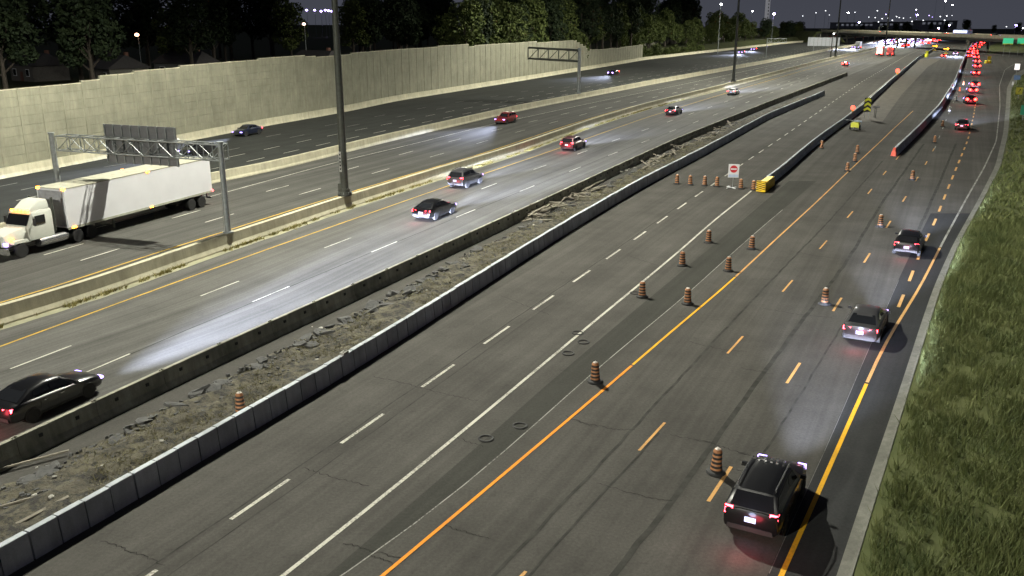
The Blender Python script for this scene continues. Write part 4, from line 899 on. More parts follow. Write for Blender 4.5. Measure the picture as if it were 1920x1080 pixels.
    m = MB(); m.lathe([(R_*.62,-.085),(R_*.62,.085),(R_*.3,.10),(R_*.1,.09)], 12, axis='X'); o['rim'] = m.mesh('rim', M['rim'], 30)
    m = MB(); m.loft([[(h_, r_*math.cos(a), r_*math.sin(a)) for h_, r_ in ((-.01,R_*1.03),(.008,R_*1.03),(.008,R_*1.17),(-.01,R_*1.17))] for a in [math.pi*(i/10*1.16-.08) for i in range(11)]]); o['wheel_arch'] = m.mesh('wheel_arch', M['black'])
    if c.get('rails'):
        for s_ in (-1, 1):
            m = MB(); m.tube((s_*.60,-1.75,1.71), (s_*.62,-.6,1.79), .025, n=6); m.tube((s_*.62,-.6,1.79), (s_*.60,.2,1.75), .025, n=6)
            for yy_ in (-1.7, -.6, .15): m.tube((s_*.61,yy_,1.6), (s_*.61,yy_,1.76), .022, n=5)
            o['roof_rail%d' % (s_ > 0)] = m.mesh('roof_rail', M['chrome'])
    return o
MESH = {k: build_car(k) for k in CARS}
PAINT = {n_: carpaint('paint_'+n_, c_) for n_, c_ in dict(black=(.008,.008,.009), charcoal=(.025,.026,.028), navy=(.012,.016,.035), maroon=(.07,.010,.014), white=(.55,.55,.56), silver=(.17,.18,.19), grey=(.07,.07,.072), red=(.22,.02,.02)).items()}
def headlight(parent, y, z, power, ang=52, down=.03, reach=1.):
    L = bpy.data.lights.new('headlight_beam', 'SPOT'); L.energy = power*185; L.color = (.66, .73, 1.); L.spot_size = math.radians(ang); L.spot_blend = 1.; L.shadow_soft_size = .25; L.use_nodes = True
    # dipped-beam pattern: strongest just below the horizontal, weak close to the bumper
    t = L.node_tree; e = t.nodes['Emission']; g_ = t.nodes.new('ShaderNodeNewGeometry'); s_ = t.nodes.new('ShaderNodeSeparateXYZ'); t.links.new(g_.outputs['Incoming'], s_.inputs[0])
    dn = mul(t, s_.outputs['Z'], BEAM_SIGN); k = mul(t, mul(t, dn, .03/reach, 'MAXIMUM'), 20.); k = mul(t, k, -2.3, 'POWER'); cut = mrange(t, dn, .012/reach, .06/reach, .002, 1)
    t.links.new(mul(t, k, cut), e.inputs['Strength'])
    o = bpy.data.objects.new('headlight_beam', L); COL.objects.link(o); o.parent = parent; o.location = (0, y, z); o.rotation_euler = (math.pi/2-down, 0, 0)
BEAM_SIGN = -1.
def tail_glow(parent, y, power):
    L = bpy.data.lights.new('tail_lamp_light', 'POINT'); L.energy = power*2.2; L.color = (1., .06, .10); L.shadow_soft_size = .3
    o = bpy.data.objects.new('tail_lamp_light', L); COL.objects.link(o); o.parent = parent; o.location = (0, y-.7, .6)
def car(kind, px_, end, dirv, paint, label, group=None, far=False, beam=0., tails=True, heads=True, z=0., plate=True, name=None, world=None, glow_w=0., ang=52, reach=1.):
    p = np.array(world, float) if world is not None else gp(*px_, z); d = np.array(dirv, float)/np.linalg.norm(dirv); c = CARS[kind]
    yo = c['body'][0][0] if end == 'rear' else c['body'][-1][0]; p = p[:2] - d*yo; rz = math.atan2(-d[0], d[1])
    r = empty(name or {'sedan':'sedan','suv':'sport_utility_vehicle','hatch':'hatchback'}[kind], (*p, z), rz); tag(r, label, 'car', group); ms = MESH[kind]; pm = PAINT[paint]
    b_ = link('body', ms['body'], r, mat=pm); cb_ = link('cabin', ms['cabin'], r, mat=pm)
    for k, me in ms.items():
        if k in ('body', 'cabin', 'tyre', 'rim', 'wheel_arch'): continue
        if k == 'number_plate' and (far or not plate): continue
        if far and k in ('door_seams', 'door_handles', 'tail_lamp0', 'tail_lamp1', 'head_lamp0', 'head_lamp1'): continue
        if not far and '_far' in k: continue
        if far and not tails and 'tail' in k: continue
        par = cb_ if 'window' in k or 'windshield' in k or 'rail' in k else (b_ if k in ('grille', 'rear_bumper', 'number_plate') or 'mirror' in k else r)
        mt = None
        if 'mirror' in k: mt = pm
        if 'tail' in k: mt = (M['tailfar'] if far else M['tailr']) if tails else M['black']
        if 'head' in k: mt = (M['headfar'] if far else M['headw']) if heads else M['chrome']
        link(me.name.split('.')[0], me, par, mat=mt)
    for yy_ in c['wheels']:
        for s_ in (-1, 1):
            w_ = link('wheel', ms['tyre'], r, (s_*(c['wb']-.02), yy_, c['rad'])); link('rim', ms['rim'], w_)
            if not far: link('wheel_arch', ms['wheel_arch'], b_, (s_*(c['body'][4][1]*1.0-.002), yy_, c['rad']))
    if beam: headlight(r, c['body'][-1][0]+.15, .72, beam, ang, .03, reach)
    if glow_w: tail_glow(r, c['body'][0][0]-.35, glow_w)
    return r
def along(c, px_): p = gp(*px_); return c.tan(c.near(p)[0])
# eastbound collector, driving away
s1 = car('suv', (1403,1016), 'rear', along(dB, (1410,1000)), 'black', 'black SUV with roof rails and lit red tail lamps beside the amber edge line', plate=True, ang=38, beam=900, glow_w=14)
for k, x in enumerate((-.42,-.2,0,.2,.42)):
    m = MB(); m.box((x, .34, 1.73), (.07,.12,.05)); link('roof_marker', m.mesh('roof_marker', M['chrome']), s1)
s2 = car('sedan', (1609,648), 'rear', along(dB, (1609,640)), 'grey', 'dark grey sedan with red tail lamps and a pale blue glow on its rear', ang=38, beam=900, glow_w=21)
for rr, yy_, pw in ((s2, -2.75, 26.), (s1, -2.62, 9.)):
    L = bpy.data.lights.new('plate_lamp', 'POINT'); L.energy = pw; L.color = (.55, .68, 1.); L.shadow_soft_size = .12; o = bpy.data.objects.new('plate_lamp', L); COL.objects.link(o); o.parent = rr; o.location = (0, yy_, .95)
car('hatch', (1697,482), 'rear', along(dB, (1660,480)), 'black', 'black hatchback with pinkish tail lamps between the orange dashes', ang=38, beam=900, glow_w=17)
car('sedan', (1802,245), 'rear', along(rb, (1790,240)), 'charcoal', 'dark sedan at the tail of the queue beside the lane split barrier', beam=900, glow_w=28)
qd = np.array([.33, .94]); ql = 'car in the long queue with red brake lights before the exit ramp'; qg = 'cars queued before the exit ramp'
for i, (x, y, kd, pt) in enumerate(((1820,196,'suv','black'),(1824,176,'sedan','maroon'),(1828,166,'suv','charcoal'),(1830,142,'sedan','black'),(1832,129,'suv','grey'),(1832,119,'sedan','charcoal'),(1831,111,'hatch','black'),(1829,104,'suv','maroon'),(1829,99,'sedan','grey'),(1829,94.5,'suv','black'),
        (1818,108,'sedan','black'),(1819,101,'suv','charcoal'),(1822,95,'sedan','maroon'),(1827,90,'suv','black'),(1834,90.5,'sedan','grey'),(1832,86,'suv','charcoal'),(1838,86.5,'sedan','black'),(1836,82.5,'suv','maroon'),(1843,83,'sedan','black'),(1841,79.5,'suv','grey'))):
    car(kd, (x, y), 'rear', qd, pt, ('%s %s in the long queue with red brake lights before the exit ramp' % (dict(maroon='dark red').get(pt, pt), dict(suv='SUV', hatch='hatchback').get(kd, kd))) if i else 'SUV with glowing red tail lamps second from the end of the queue', qg, far=True, beam=0 if i > 3 else 700, glow_w=62 if i < 12 else 0)
# eastbound express, driving away
e1 = car('sedan', (-4,804), 'rear', along(eb2, (60,760)), 'black', 'black sedan beside the temporary barrier, its nose lamp glowing blue', ang=46, reach=1., beam=1500, glow_w=21)
headlight(e1, 2.6, .74, 2300, 27, .02, 3.2)  # extra long beam added for a sheen along the lanes
car('sedan', (789,415), 'rear', along(eb2, (800,410)), 'black', 'black sedan with pink tail lamps in the middle express lane', ang=46, reach=1.2, beam=1100, glow_w=21)
car('suv', (853,354), 'rear', along(eb1, (870,350)), 'grey', 'grey SUV with a bluish rear in the express lane by the median', ang=40, beam=800, glow_w=17)
car('suv', (1062,284), 'rear', along(eb2, (1070,280)), 'maroon', 'dark red SUV with bright brake lamps in the express lanes', beam=1000, glow_w=49)
car('sedan', (1256,217), 'rear', along(eb1, (1256,217)), 'black', 'black sedan farther along the express lanes', beam=1000, glow_w=14)
car('sedan', (1370,179), 'rear', along(eb1, (1370,178)), 'white', 'white sedan in the express lane near the median', beam=1500)
car('sedan', (1583,124), 'rear', along(eb2, (1583,124)), 'maroon', 'small dark red sedan far down the express lanes', beam=900, far=True)
# westbound, coming towards the camera
wdir = lambda c, q: -along(c, q)
car('suv', (936,234), 'front', wdir(wf, (936,234)), 'red', 'dark red SUV coming on with two bright headlamps in the westbound express lanes', beam=450)
car('sedan', (444,257), 'front', wdir(div, (444,257)), 'navy', 'dark blue sedan with lit headlamps on the road below the noise wall', beam=450)
car('sedan', (344,294), 'front', wdir(div, (344,294)), 'charcoal', 'car with lit headlamps passing behind the white trailer', beam=450)
car('sedan', (1144,141), 'front', wdir(div, (1144,141)), 'black', 'black car with lit headlamps on the collector road past the cantilever frame', beam=350, far=True)
for x, y in ((1388,101),(1411,95)): car('sedan', (x, y), 'front', wdir(div, (x, y)), 'silver', 'car with blue white headlamps following another on the far westbound collector', 'pair of cars on the far westbound collector', far=True, beam=500)
wl = 'oncoming %s with glaring headlamps in the distant westbound platoon'; wg = 'distant westbound platoon'
for x, y in ((1600,91),(1660,84),(1668,80),(1676,84),(1680,78),(1688,82),(1692,77),(1700,80),(1704,75.5),(1712,78.5),(1716,74),(1724,77),(1727,72.5),(1736,74.5),(1741,71.5),(1672,76.5),(1697,73.5),(1709,72),(1685,74.5),(1719,71),(1664,87),(1683,86),(1695,85),(1707,83),(1719,81),(1730,79),(1656,80),(1662,77),(1746,74),(1733,71.5),(1675,81)):
    kd = random.choice(['sedan','suv','hatch']); pt = random.choice(['silver','black','white','grey'])
    car(kd, (x, y), 'front', wdir(med, (x, y)), pt, wl % (pt+' '+dict(suv='SUV', hatch='hatchback').get(kd, kd)), wg, far=True, beam=1800)
for x, y in ((1692,89),(1703,88),(1728,83),(1735,81),(1741,83),(1748,79),(1755,80),(1761,77.5),(1751,76)): car(random.choice(['sedan','suv']), (x, y), 'rear', along(eb2, (1640,107)), 'black', 'distant eastbound car with red lights ahead of the work vehicles', 'distant eastbound cars', far=True)
for x, y in ((1768,107),(1773,106)): pass
car('suv', (1769,109), 'rear', along(wline, (1715,112)), 'grey', 'work van with red lights parked in the closed lane', far=True)
car('suv', (1791,104), 'front', -along(wline, (1715,112)), 'white', 'work vehicle with glaring headlamps facing traffic in the closed lane', far=True, beam=600)
# ------------------------------------------------------------------ semi trailer truck
def wheel_pair(r, y, R_=.5, x=1.05, dual=True):
    for s_ in (-1, 1):
        m = MB(); w_ = .55 if dual else .3; m.lathe([(R_*.55,-w_/2),(R_*.95,-w_/2),(R_,-w_/2+.05),(R_,w_/2-.05),(R_*.95,w_/2),(R_*.55,w_/2)], 22, axis='X'); wo = link('wheel', m.mesh('wheel', M['tyre'], 40), r, (s_*(x if dual else x+.05), y, R_))
        m = MB(); m.lathe([(R_*.55,-w_/2+.02),(R_*.55,w_/2-.02),(R_*.25,w_/2-.06),(R_*.12,w_/2)], 14, axis='X'); link('rim', m.mesh('rim', M['chrome'], 30), wo)
TW = plain('trailer_white', (.80,.80,.82), .45, var=.04, scale=.6); CW = plain('cab_white', (.55,.56,.50), .35, var=.05)
lane = wf.shifted(-1.95); pt_ = gp(402, 383); tt = lane.near(pt_)[0]; d = -lane.tan(tt-8); rz = math.atan2(-d[0], d[1])
r = empty('semi_truck', (*lane.at(tt), 0), rz); tag(r, 'white semi truck with a long box trailer and amber marker lamps under the gantry', 'truck')
TL = 16.1
m = MB(); m.box((0, TL/2, 2.66), (2.6, TL, 2.86)); tb = link('trailer_box', m.mesh('trailer_box', TW), r)
m = MB(); m.box((0, TL/2, 4.12), (2.62, TL+.02, .06)); link('top_rail', m.mesh('top_rail', plain('trailer_roof', (.36,.35,.27), .6)), tb)
for s_ in (-1, 1):
    m = MB(); m.box((s_*1.31, TL/2, 1.20), (.06, TL+.02, .16)); link('side_rail', m.mesh('side_rail', plain('side_rail', (.42,.42,.34), .5)), tb)
m = MB(); m.box((0, TL-.0, 2.66), (2.3,.14,2.6)); link('front_wall', m.mesh('front_wall', plain('trailer_nose', (.34,.34,.36), .5)), tb)
m = MB(); m.box((0, 6, 1.0), (.9, 11.5, .22)); m.box((0, 2.2, .85), (1.1, 3.4, .5)); link('chassis', m.mesh('chassis', M['black']), r)
m = MB(); m.box((-.9, 11.4, .7), (.14,.14,.9)); m.box((.9, 11.4, .7), (.14,.14,.9)); m.box((0, 11.4, .45), (1.9,.08,.08)); link('landing_gear', m.mesh('landing_gear', M['dsteel']), r)
m = MB(); m.box((0,.05,.62), (2.3,.1,.12)); m.box((-.7,.05,.85), (.08,.1,.4)); m.box((.7,.05,.85), (.08,.1,.4)); link('rear_guard', m.mesh('rear_guard', M['steel']), r)
for y in (1.5, 2.8, 14.0, 15.3): wheel_pair(r, y)
wheel_pair(r, 20.2, dual=False)
m = MB(); m.box((0, 17.3, .85), (.95, 7.4, .3)); link('tractor_frame', m.mesh('tractor_frame', M['black']), r)
def cabring(y, w, z0_, z1_, b_=.12): return [Vector(q) for q in ((-w,y,z0_),(w,y,z0_),(w,y,z1_-b_*2),(w-b_,y,z1_),(-w+b_,y,z1_),(-w,y,z1_-b_*2))]
m = MB(); m.loft([cabring(17.25,1.15,1.0,2.95), cabring(18.1,1.18,1.0,3.0), cabring(18.9,1.16,1.0,2.88), cabring(19.35,1.1,1.0,2.0)]); cabo = link('cab', m.mesh('cab', CW, 35), r)
m = MB(); m.loft([cabring(17.3,1.0,2.9,3.62,.2), cabring(18.0,.95,2.9,3.55,.2), cabring(18.8,.8,2.85,3.05,.1)]); link('roof_fairing', m.mesh('roof_fairing', CW, 35), cabo)
m = MB(); m.loft([cabring(19.2,1.02,.9,1.98,.16), cabring(20.4,.95,.9,1.82,.18), cabring(21.1,.86,.85,1.6,.2), cabring(21.2,.8,.9,1.4,.2)]); link('hood', m.mesh('hood', CW, 35), r)
m = MB(); m.add([(-.98,18.98,2.78),(.98,18.98,2.78),(1.0,19.38,2.06),(-1.0,19.38,2.06)], [(0,1,2,3)]); link('windshield', m.mesh('windshield', M['glass']), cabo)
for s_ in (-1, 1):
    m = MB(); m.box((s_*1.185, 18.35, 2.35), (.03,.85,.62)); link('side_window', m.mesh('side_window', M['glass']), cabo)
    m = MB(); m.box((s_*1.0, 20.2, 1.15), (.5,1.35,.18), 0, (.9,.8)); link('fender', m.mesh('fender', CW), r)
    m = MB(); m.box((s_*.82, 21.12, 1.08), (.34,.16,.22)); link('head_lamp', m.mesh('head_lamp', M['headw']), r)
    m = MB(); m.box((s_*1.03, 20.75, 1.38), (.1,.24,.14)); link('turn_lamp', m.mesh('turn_lamp', M['amberl']), r)
    m = MB(); m.tube((s_*1.0,16.2,.7), (s_*1.0,18.6,.7), .33, n=14); link('fuel_tank', m.mesh('fuel_tank', M['chrome'], 40), r)
    m = MB(); m.tube((s_*1.05,17.05,1.2), (s_*1.05,17.05,3.7), .09, n=10); link('exhaust_stack', m.mesh('exhaust_stack', M['dsteel'], 40), r)
    m = MB(); m.box((s_*1.38, 19.0, 2.3), (.22,.1,.5)); m.tube((s_*1.1,18.9,2.3), (s_*1.38,18.95,2.3), .03, n=5); link('mirror', m.mesh('mirror', M['black']), r)
    m = MB(); m.box((s_*1.2, 16.05, 4.10), (.26,.14,.14)); link('marker_lamp', m.mesh('marker_lamp', M['amberl']), tb)
    m = MB(); m.box((s_*1.33, 15.6, 1.22), (.06,.4,.12)); link('marker_lamp', m.mesh('marker_lamp', M['amberl']), tb)
    m = MB(); m.box((s_*1.33, 7.6, 1.22), (.06,.32,.10)); link('marker_lamp', m.mesh('marker_lamp', M['amberl']), tb)
    m = MB(); m.box((s_*1.31, 7.6, 4.1), (.06,.3,.10)); link('marker_lamp', m.mesh('marker_lamp', M['amberl']), tb)
    m = MB(); m.box((s_*1.22, -.02, 1.25), (.3,.08,.16)); link('tail_lamp', m.mesh('tail_lamp', M['redl']), tb)
for k in range(5):
    m = MB(); m.box((-.7+k*.35, 18.93, 3.02), (.16,.14,.10)); link('roof_lamp', m.mesh('roof_lamp', M['amberl']), cabo)
m = MB(); m.box((0, 21.25, .62), (2.3,.2,.42), 0, (.96,.8)); link('bumper', m.mesh('bumper', M['chrome']), r); m = MB(); m.box((0, 21.2, 1.15), (.9,.06,.7)); link('grille', m.mesh('grille', M['black']), r)
headlight(r, 21.5, 1.0, 700)
# far trucks
def box_truck(x, y, end, dirv, label, hgt=3.4, L=8., w=2.4, paint=None, heads=False, group=None):
    p = gp(x, y); d = np.array(dirv)/np.linalg.norm(dirv); rz = math.atan2(-d[0], d[1]); p = p[:2] + (d*0 if end == 'rear' else -d*L); r = empty('box_truck', (*p, 0), rz); tag(r, label, 'truck', group)
    m = MB(); m.box((0, L*.36, .9+hgt/2-.2), (w, L*.7, hgt-.7)); link('cargo_box', m.mesh('cargo_box', paint or TW), r); m = MB(); m.loft([cabring(L*.74,w*.44,.6,2.5), cabring(L*.9,w*.44,.6,2.4), cabring(L,w*.42,.6,1.5)]); link('cab', m.mesh('cab', CW), r)
    m = MB(); m.box((0,L*.45,.6), (1.2,L*.85,.3)); link('chassis', m.mesh('chassis', M['black']), r)
    for yy_ in (1.4, L-1.2): wheel_pair(r, yy_, .45, .95, False)
    for s_ in (-1, 1):
        m = MB(); m.box((s_*.95,-.03,.95), (.3,.1,.3)); link('tail_lamp', m.mesh('tail_lamp', M['tailfar']), r); m = MB(); m.box((s_*.95,-.03,hgt-.2), (.3,.1,.2)); link('marker_lamp', m.mesh('marker_lamp', M['tailfar']), r)
        m = MB(); m.box((s_*.8,L+.03,.95), (.3,.1,.25)); link('head_lamp', m.mesh('head_lamp', M['headfar'] if heads else M['chrome']), r)
ed = along(eb2, (1640,107))
box_truck(1648, 105.5, 'rear', ed, 'white box truck with red rear lights far down the express lanes', 3.8, 9)
box_truck(1668, 105, 'rear', ed, 'dark red truck beside the white box truck far down the express lanes', 3.2, 8, 2.4, plain('truck_red', (.3,.05,.05), .5))
box_truck(1606, 92, 'front', -along(med, (1606,92)), 'pale truck leading the distant westbound traffic with bright headlamps', 3.2, 8, heads=True)
# arrow board trailers in the work zone
ambf = emit('amber_board', (1., .36, .03), 9., False)
for x, y, lb_ in ((1752,96,'amber arrow board lit on a trailer in the closed lane'), (1773,102,'second amber arrow board trailer nearer the parked work van')):
    p = gp(x, y); r = empty('arrow_board', (*p[:2], 0), -.3); tag(r, lb_, 'arrow board'); m = MB(); m.box((0,0,2.4), (2.4,.1,1.3)); link('board', m.mesh('board', blk), r)
    for k in range(7):
        m = MB(); m.lathe([(.13,-.1),(.15,-.06)], 8, (-.95+k*.32,0,2.4 + (0 if k < 4 else (k-4)*.0)), 'Y'); link('lamp', m.mesh('lamp', ambf), r)
    for dz in (-.35, .35):
        m = MB(); m.lathe([(.13,-.1),(.15,-.06)], 8, (.6,0,2.4+dz), 'Y'); link('lamp', m.mesh('lamp', ambf), r)
    m = MB(); m.tube((0,.05,.4), (0,.05,1.8), .08, n=6); m.box((0,.1,.5), (1.5,1.8,.25)); link('trailer', m.mesh('trailer', yel), r)
p = gp(1737, 107); r = empty('yellow_barrel_cluster', (*p[:2], 0)); tag(r, 'yellow crash barrel at the tip of the dark gravel wedge', 'crash cushion'); m = MB(); m.lathe([(.7,0),(.75,.6),(.65,1.3),(.1,1.4)], 14); link('barrel', m.mesh('barrel', yel2, 40), r); m = MB(); m.box((0,-.1,1.9), (1.1,.05,1.)); link('sign_plate', m.mesh('sign_plate', yel2), r)
# ------------------------------------------------------------------ overpass
DZ = 8.0; oL, oR = gp(1541, 55.5, DZ), gp(1915, 67.5, DZ); ov = (oR-oL)[:2]; oLn = np.linalg.norm(ov); ov = ov/oLn; r = empty('overpass', (oL[0], oL[1], 0), math.atan2(ov[1], ov[0])); tag(r, 'low concrete overpass crossing all the lanes in the distance', 'bridge')
Lb = oLn*1.25
m = MB(); m.box((Lb/2, 6, DZ-1.45), (Lb, 13, .5)); link('deck', m.mesh('deck', M['conc']), r)
for yy_ in (-.45, 12.45):
    m = MB(); m.box((Lb/2, yy_, DZ-.55), (Lb, .3, 1.25)); link('parapet', m.mesh('parapet', M['conc2']), r)
for k in range(5):
    m = MB(); m.box((Lb/2, .6+k*2.7, DZ-2.25), (Lb, .6, 1.1)); link('girder', m.mesh('girder', M['dsteel']), r)
for fx in (.17, .47, .80):
    m = MB(); [m.tube((oLn*fx, yy_, -.1), (oLn*fx, yy_, 5.4), .5, n=12) for yy_ in (1., 6., 11.)]; m.box((oLn*fx, 6, 5.0), (1.2, 12, .9)); link('pier', m.mesh('pier', M['conc']), r)
m = MB(); m.box((-4, 6, 2.8), (10, 15, 5.6), 0, (.85, .9)); link('abutment', m.mesh('abutment', M['conc']), r)
m = MB(); m.box((-70, 6, DZ/2-.7), (130, 26, DZ-1.5), 0, (1, .5)); tag(link('approach_embankment', m.mesh('approach_embankment', M['turf']), None, (oL[0], oL[1], 0), math.atan2(ov[1], ov[0])), kind='structure')
def on_bridge(f, off=3.): q = np.r_[oL[:2] + ov*oLn*f + np.array([-ov[1], ov[0]])*off, DZ-1.2]; return q
for f, kd, fl in ((.58,'sedan',1), (.66,'suv',1), (.78,'sedan',1), (.86,'suv',-1), (.33,'sedan',-1)):
    q = on_bridge(f, 3 if fl > 0 else 8); d = -ov*fl; car(kd, None, 'front', d, 'grey', 'car with its lamps lit crossing the distant overpass', 'cars on the overpass', far=True, world=q, z=DZ-1.2)
q = on_bridge(.745, 4.); r = empty('city_bus', q, math.atan2(ov[1], ov[0])); tag(r, 'pale blue lit bus crossing the distant overpass', 'bus')
m = MB(); m.box((0,0,1.75), (12,2.5,2.7)); link('body', m.mesh('body', plain('bus_blue', (.35,.42,.62), .4)), r); m = MB(); m.box((0,-1.28,2.2), (11,.05,1.1)); link('windows', m.mesh('windows', emit('bus_windows', (.55,.6,1.), 2.2, False)), r)
for x in (-3.8, 3.6):
    m = MB(); m.lathe([(.2,-1.25),(.48,-1.25),(.48,1.25),(.2,1.25)], 14, (x,0,.48), 'Y'); link('wheel', m.mesh('wheel', M['tyre']), r)
# overhead amber message sign before the overpass
p = gp(1740, 78); zs = zfor(p, 63.5); r = empty('message_sign', (*p[:2], 0), -.35); tag(r, 'wide amber lit message sign over the far lanes before the overpass', 'sign')
m = MB(); m.box((0,0,zs), (11,.5,2.6)); hb = link('housing', m.mesh('housing', blk), r); m = MB(); m.box((0,-.28,zs), (10,.05,1.7)); link('amber_screen', m.mesh('amber_screen', emit('amber_screen', (1.,.38,.12), 3.2, False)), hb)
for x in (-6, 6):
    m = MB(); m.tube((x,.3,0), (x,.3,zs+1.2), .2, n=8); link('post', m.mesh('post', M['steel']), r)
m = MB(); m.tube((-6,.3,zs+.6), (6,.3,zs+.6), .12, n=6); m.tube((-6,.3,zs-.6), (6,.3,zs-.6), .12, n=6); link('beam', m.mesh('beam', M['steel']), r)
# ------------------------------------------------------------------ lamps, houses and towers far away
GL = {}
def glow(col, st):
    k = (col, st)
    if k not in GL: GL[k] = emit('street_lamp_glow', col, st, False)
    return GL[k]
def street_lamp(x, y, D, col, st, label, group=None, hr=.28, ground=0., pole=True):
    p = np.array([(x-960)/F*(D*CP - 0), D, 0.]); z = zfor(p, y); p[0] = (x-960)/F*(D*CP-(z-H)*SP); r = empty('street_lamp', (p[0], p[1], ground-.1)); tag(r, label, 'street lamp', group); z -= ground-.1
    m = MB(); m.tube((.0,.5,0), (0,.5,z), .13, .08, 8); m.tube((0,.5,z), (0,-.1,z+.15), .06, n=6); link('pole', m.mesh('pole', M['steel']), r)
    m = MB(); m.lathe([(hr*.4,-hr*.7),(hr*.9,-hr*.4),(hr,0),(hr*.7,hr*.5),(hr*.2,hr*.7)], 10, (0,-.15,z)); link('lamp_head', m.mesh('lamp_head', glow(col, st), 60), r)
W_ = (.92,.95,1.); V_ = (.48,.36,1.); O_ = (1.,.62,.30); dist = 'small distant street lamp in the lit town beyond the overpass'; dg = 'distant street lamps beyond the overpass'
street_lamp(257, 65, 210, (1.,.50,.30), 7, 'bright orange street lamp burning among the dark trees behind the noise wall', hr=.5, ground=2.9)
street_lamp(570, 45, 230, (1.,.55,.45), 7, 'pinkish street lamp among the trees left of the high mast', hr=.42, ground=2.9)
street_lamp(388, 22, 330, W_, 14, 'faint white lamp high among the dark trees', ground=2.9)
for x in (575, 590, 602, 610, 616, 622): street_lamp(x, 21 + (x % 5)-2, 620, (.50,.38,1.), 12, 'violet floodlight in the row seen through the treetops', 'row of violet floodlights', .8, 3.)
street_lamp(1451, 26, 560, V_, 120, 'bright violet lamp rising above the trees beside the pale tower', hr=.7)
street_lamp(1411, 21, 600, W_, 40, 'small white lamp left of the pale tower', hr=.4)
street_lamp(1352, 8, 420, W_, 40, 'pair lamp glinting over the tree tops beside the second high mast', hr=.45)
for x, y, D, c_, s_ in ((1590,24,900,W_,120),(1611,42,800,V_,120),(1645,20,1000,W_,60),(1641,33,950,W_,60),(1647,41,900,W_,80),(1661,27,1000,V_,70),(1681,31,1100,W_,40),(1720,28,900,V_,160),(1718,18,900,W_,40),(1673,38,1000,W_,50),(1760,53,780,V_,160),(1780,47,800,V_,200),(1905,47,800,V_,120),(1918,53,760,W_,80),(1773,2,1150,W_,120),(1786,9,1200,W_,120),(1757,-4,1150,W_,120),
        (1505,30,900,W_,30),(1530,24,1000,W_,20),(1548,20,1000,W_,25),(1555,28,1000,W_,25),(1603,23,1100,W_,25),(1629,32,1000,W_,30),(1654,35,950,W_,40),(1665,34,1000,W_,40),(1686,33,1000,W_,30),(1694,34,1000,W_,20),(1707,33,1000,W_,35),(1710,40,900,W_,30),(1731,38,900,W_,35),(1742,29,1000,V_,35),(1748,32,1000,V_,25),(1763,31,1000,W_,30),(1775,30,1000,W_,50),(1771,38,900,W_,35),(1785,29,1000,W_,30),(1563,63,560,W_,60),(1629,65,640,W_,30),(1642,64,640,W_,30),(1887,50,800,W_,30)):
    street_lamp(x, y, D, c_, s_ if s_ >= 100 else s_*random.uniform(.04, .22), ('bright ' if s_ >= 100 else 'faint ')+('violet ' if c_ is V_ else 'white ')+dist[6:], dg, .6 if s_ >= 100 else .5)
# pale high-rise
def tower(x, D, w, h, label, cols=3):
    r = empty('high_rise', ((x-960)/F*D*CP, D, 0)); tag(r, label, 'building'); m = MB(); m.box((0,0,h/2), (w,w*.8,h)); b_ = link('wall', m.mesh('wall', emit('self_glow_wall', (.5,.5,.52), .28, False)), r); m = MB(); m.box((0,0,h+.8), (w*.7,w*.5,1.6)); link('roof_box', m.mesh('roof_box', M['conc']), r)  # wall emits a little, its lighting put into the colour
    m = MB(); m.box((0,0,0), (w*.22,.2,2.6)); wm = m.mesh('window', M['glass'])
    for k in range(int(h/5)): link('window', wm, b_, (w*.15, -w*.4-.05, 4+k*5.))
tower(1438, 1500, 6.2, 95, 'slender pale high rise tower standing beyond the trees')
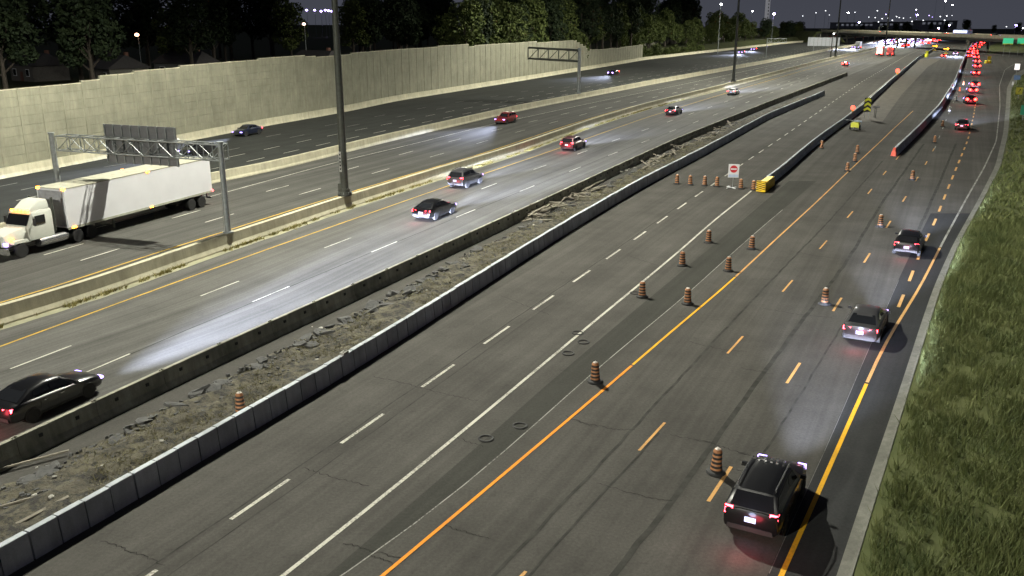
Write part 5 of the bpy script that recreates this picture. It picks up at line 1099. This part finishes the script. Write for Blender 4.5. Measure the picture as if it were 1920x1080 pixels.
# houses behind the wall
def house(x, D, w, label, wallc=(.12,.11,.10)):
    p = ((x-960)/F*D*CP, D); r = empty('house', (*p, 2.85), random.uniform(-.3,.3)-.5); tag(r, label, 'house', None); hw = 3.4
    m = MB(); m.box((0,0,hw/2), (w,8,hw)); b_ = link('wall', m.mesh('wall', plain('house_wall', wallc, .8)), r)
    m = MB(); m.loft([[(-w/2-.5,-4.6,hw-.1),(w/2+.5,-4.6,hw-.1),(w/2+.5,4.6,hw-.1),(-w/2-.5,4.6,hw-.1)], [(-w/2+1.,-.15,hw+2.4),(w/2-1.,-.15,hw+2.4),(w/2-1.,.15,hw+2.4),(-w/2+1.,.15,hw+2.4)]]); rf = link('roof', m.mesh('roof', plain('roof_shingle', (.06,.055,.055), .9)), r); m = MB(); m.box((w*.25,.8,hw+2.2), (.7,.7,1.6)); link('chimney', m.mesh('chimney', plain('chimney_brick', (.2,.10,.07), .9)), rf)
    m = MB(); m.box((0,0,0), (1.2,.08,1.3)); fm = m.mesh('window', M['glass']); m = MB(); m.box((0,.02,0), (1.4,.08,1.5)); fr = m.mesh('frame', TW)
    for xx_ in (-w*.3, w*.28): wo = link('window', fm, b_, (xx_,-4.06,1.9)); link('frame', fr, wo)
    m = MB(); m.box((0,-4.05,1.05), (1.,.1,2.1)); link('door', m.mesh('door', plain('door_brown', (.12,.05,.03), .5)), b_)
house(210, 190, 10, 'pale bungalow with a dark roof behind the noise wall below the orange lamp', (.2,.19,.16)); house(60, 200, 9, 'dark bungalow behind the left stretch of the noise wall'); house(340, 210, 11, 'low house with a pale wall among trees behind the noise wall', (.16,.16,.16)); house(590, 215, 11, 'flat looking house roof just above the noise wall left of the mast', (.16,.15,.14))
# low commercial buildings past the overpass
for x, D, w, h, lb_ in ((1690,1150,60,9,'long low commercial building with lit windows beyond the overpass'), (1755,1050,40,11,'pale low warehouse beyond the overpass beside the lamps'), (1600,1200,50,8,'dim low building left of the far lamps')):
    r = empty('commercial_building', ((x-960)/F*D*CP, D, 0)); tag(r, lb_, 'building'); m = MB(); m.box((0,0,h/2), (w,20,h)); b_ = link('wall', m.mesh('wall', plain('warehouse_wall', (.3,.3,.32), .8)), r); m = MB(); m.box((0,0,h+.2), (w+1,21,.5)); link('roof', m.mesh('roof', M['conc']), r)
    m = MB(); m.box((0,0,0), (3.2,.2,2.2)); wm = m.mesh('window', emit('lit_window', (.8,.85,1.), .10, False))
    for k in range(int(w/6)): link('window', wm, b_, (-w/2+3+k*6,-10.1,h-2.6))
# plain light poles on the far westbound side
for x, yb_, yt_, lb_ in ((1557,110,62,'dark light pole with a small lamp on the far westbound verge'), (1645,84,50,'thin dark light pole before the overpass')):
    p = gp(x, yb_); z = zfor(p, yt_); r = empty('light_pole', (*p[:2], 0)); tag(r, lb_, 'light pole'); m = MB(); m.tube((0,0,0), (0,0,z), .26, .14, 8); link('pole', m.mesh('pole', M['dsteel']), r); m = MB(); m.tube((0,0,z), (1.6,-.4,z+.2), .08, n=6); link('arm', m.mesh('arm', M['dsteel']), r); m = MB(); m.box((1.7,-.4,z+.15), (.9,.4,.2)); link('lamp_head', m.mesh('lamp_head', M['steel']), r)
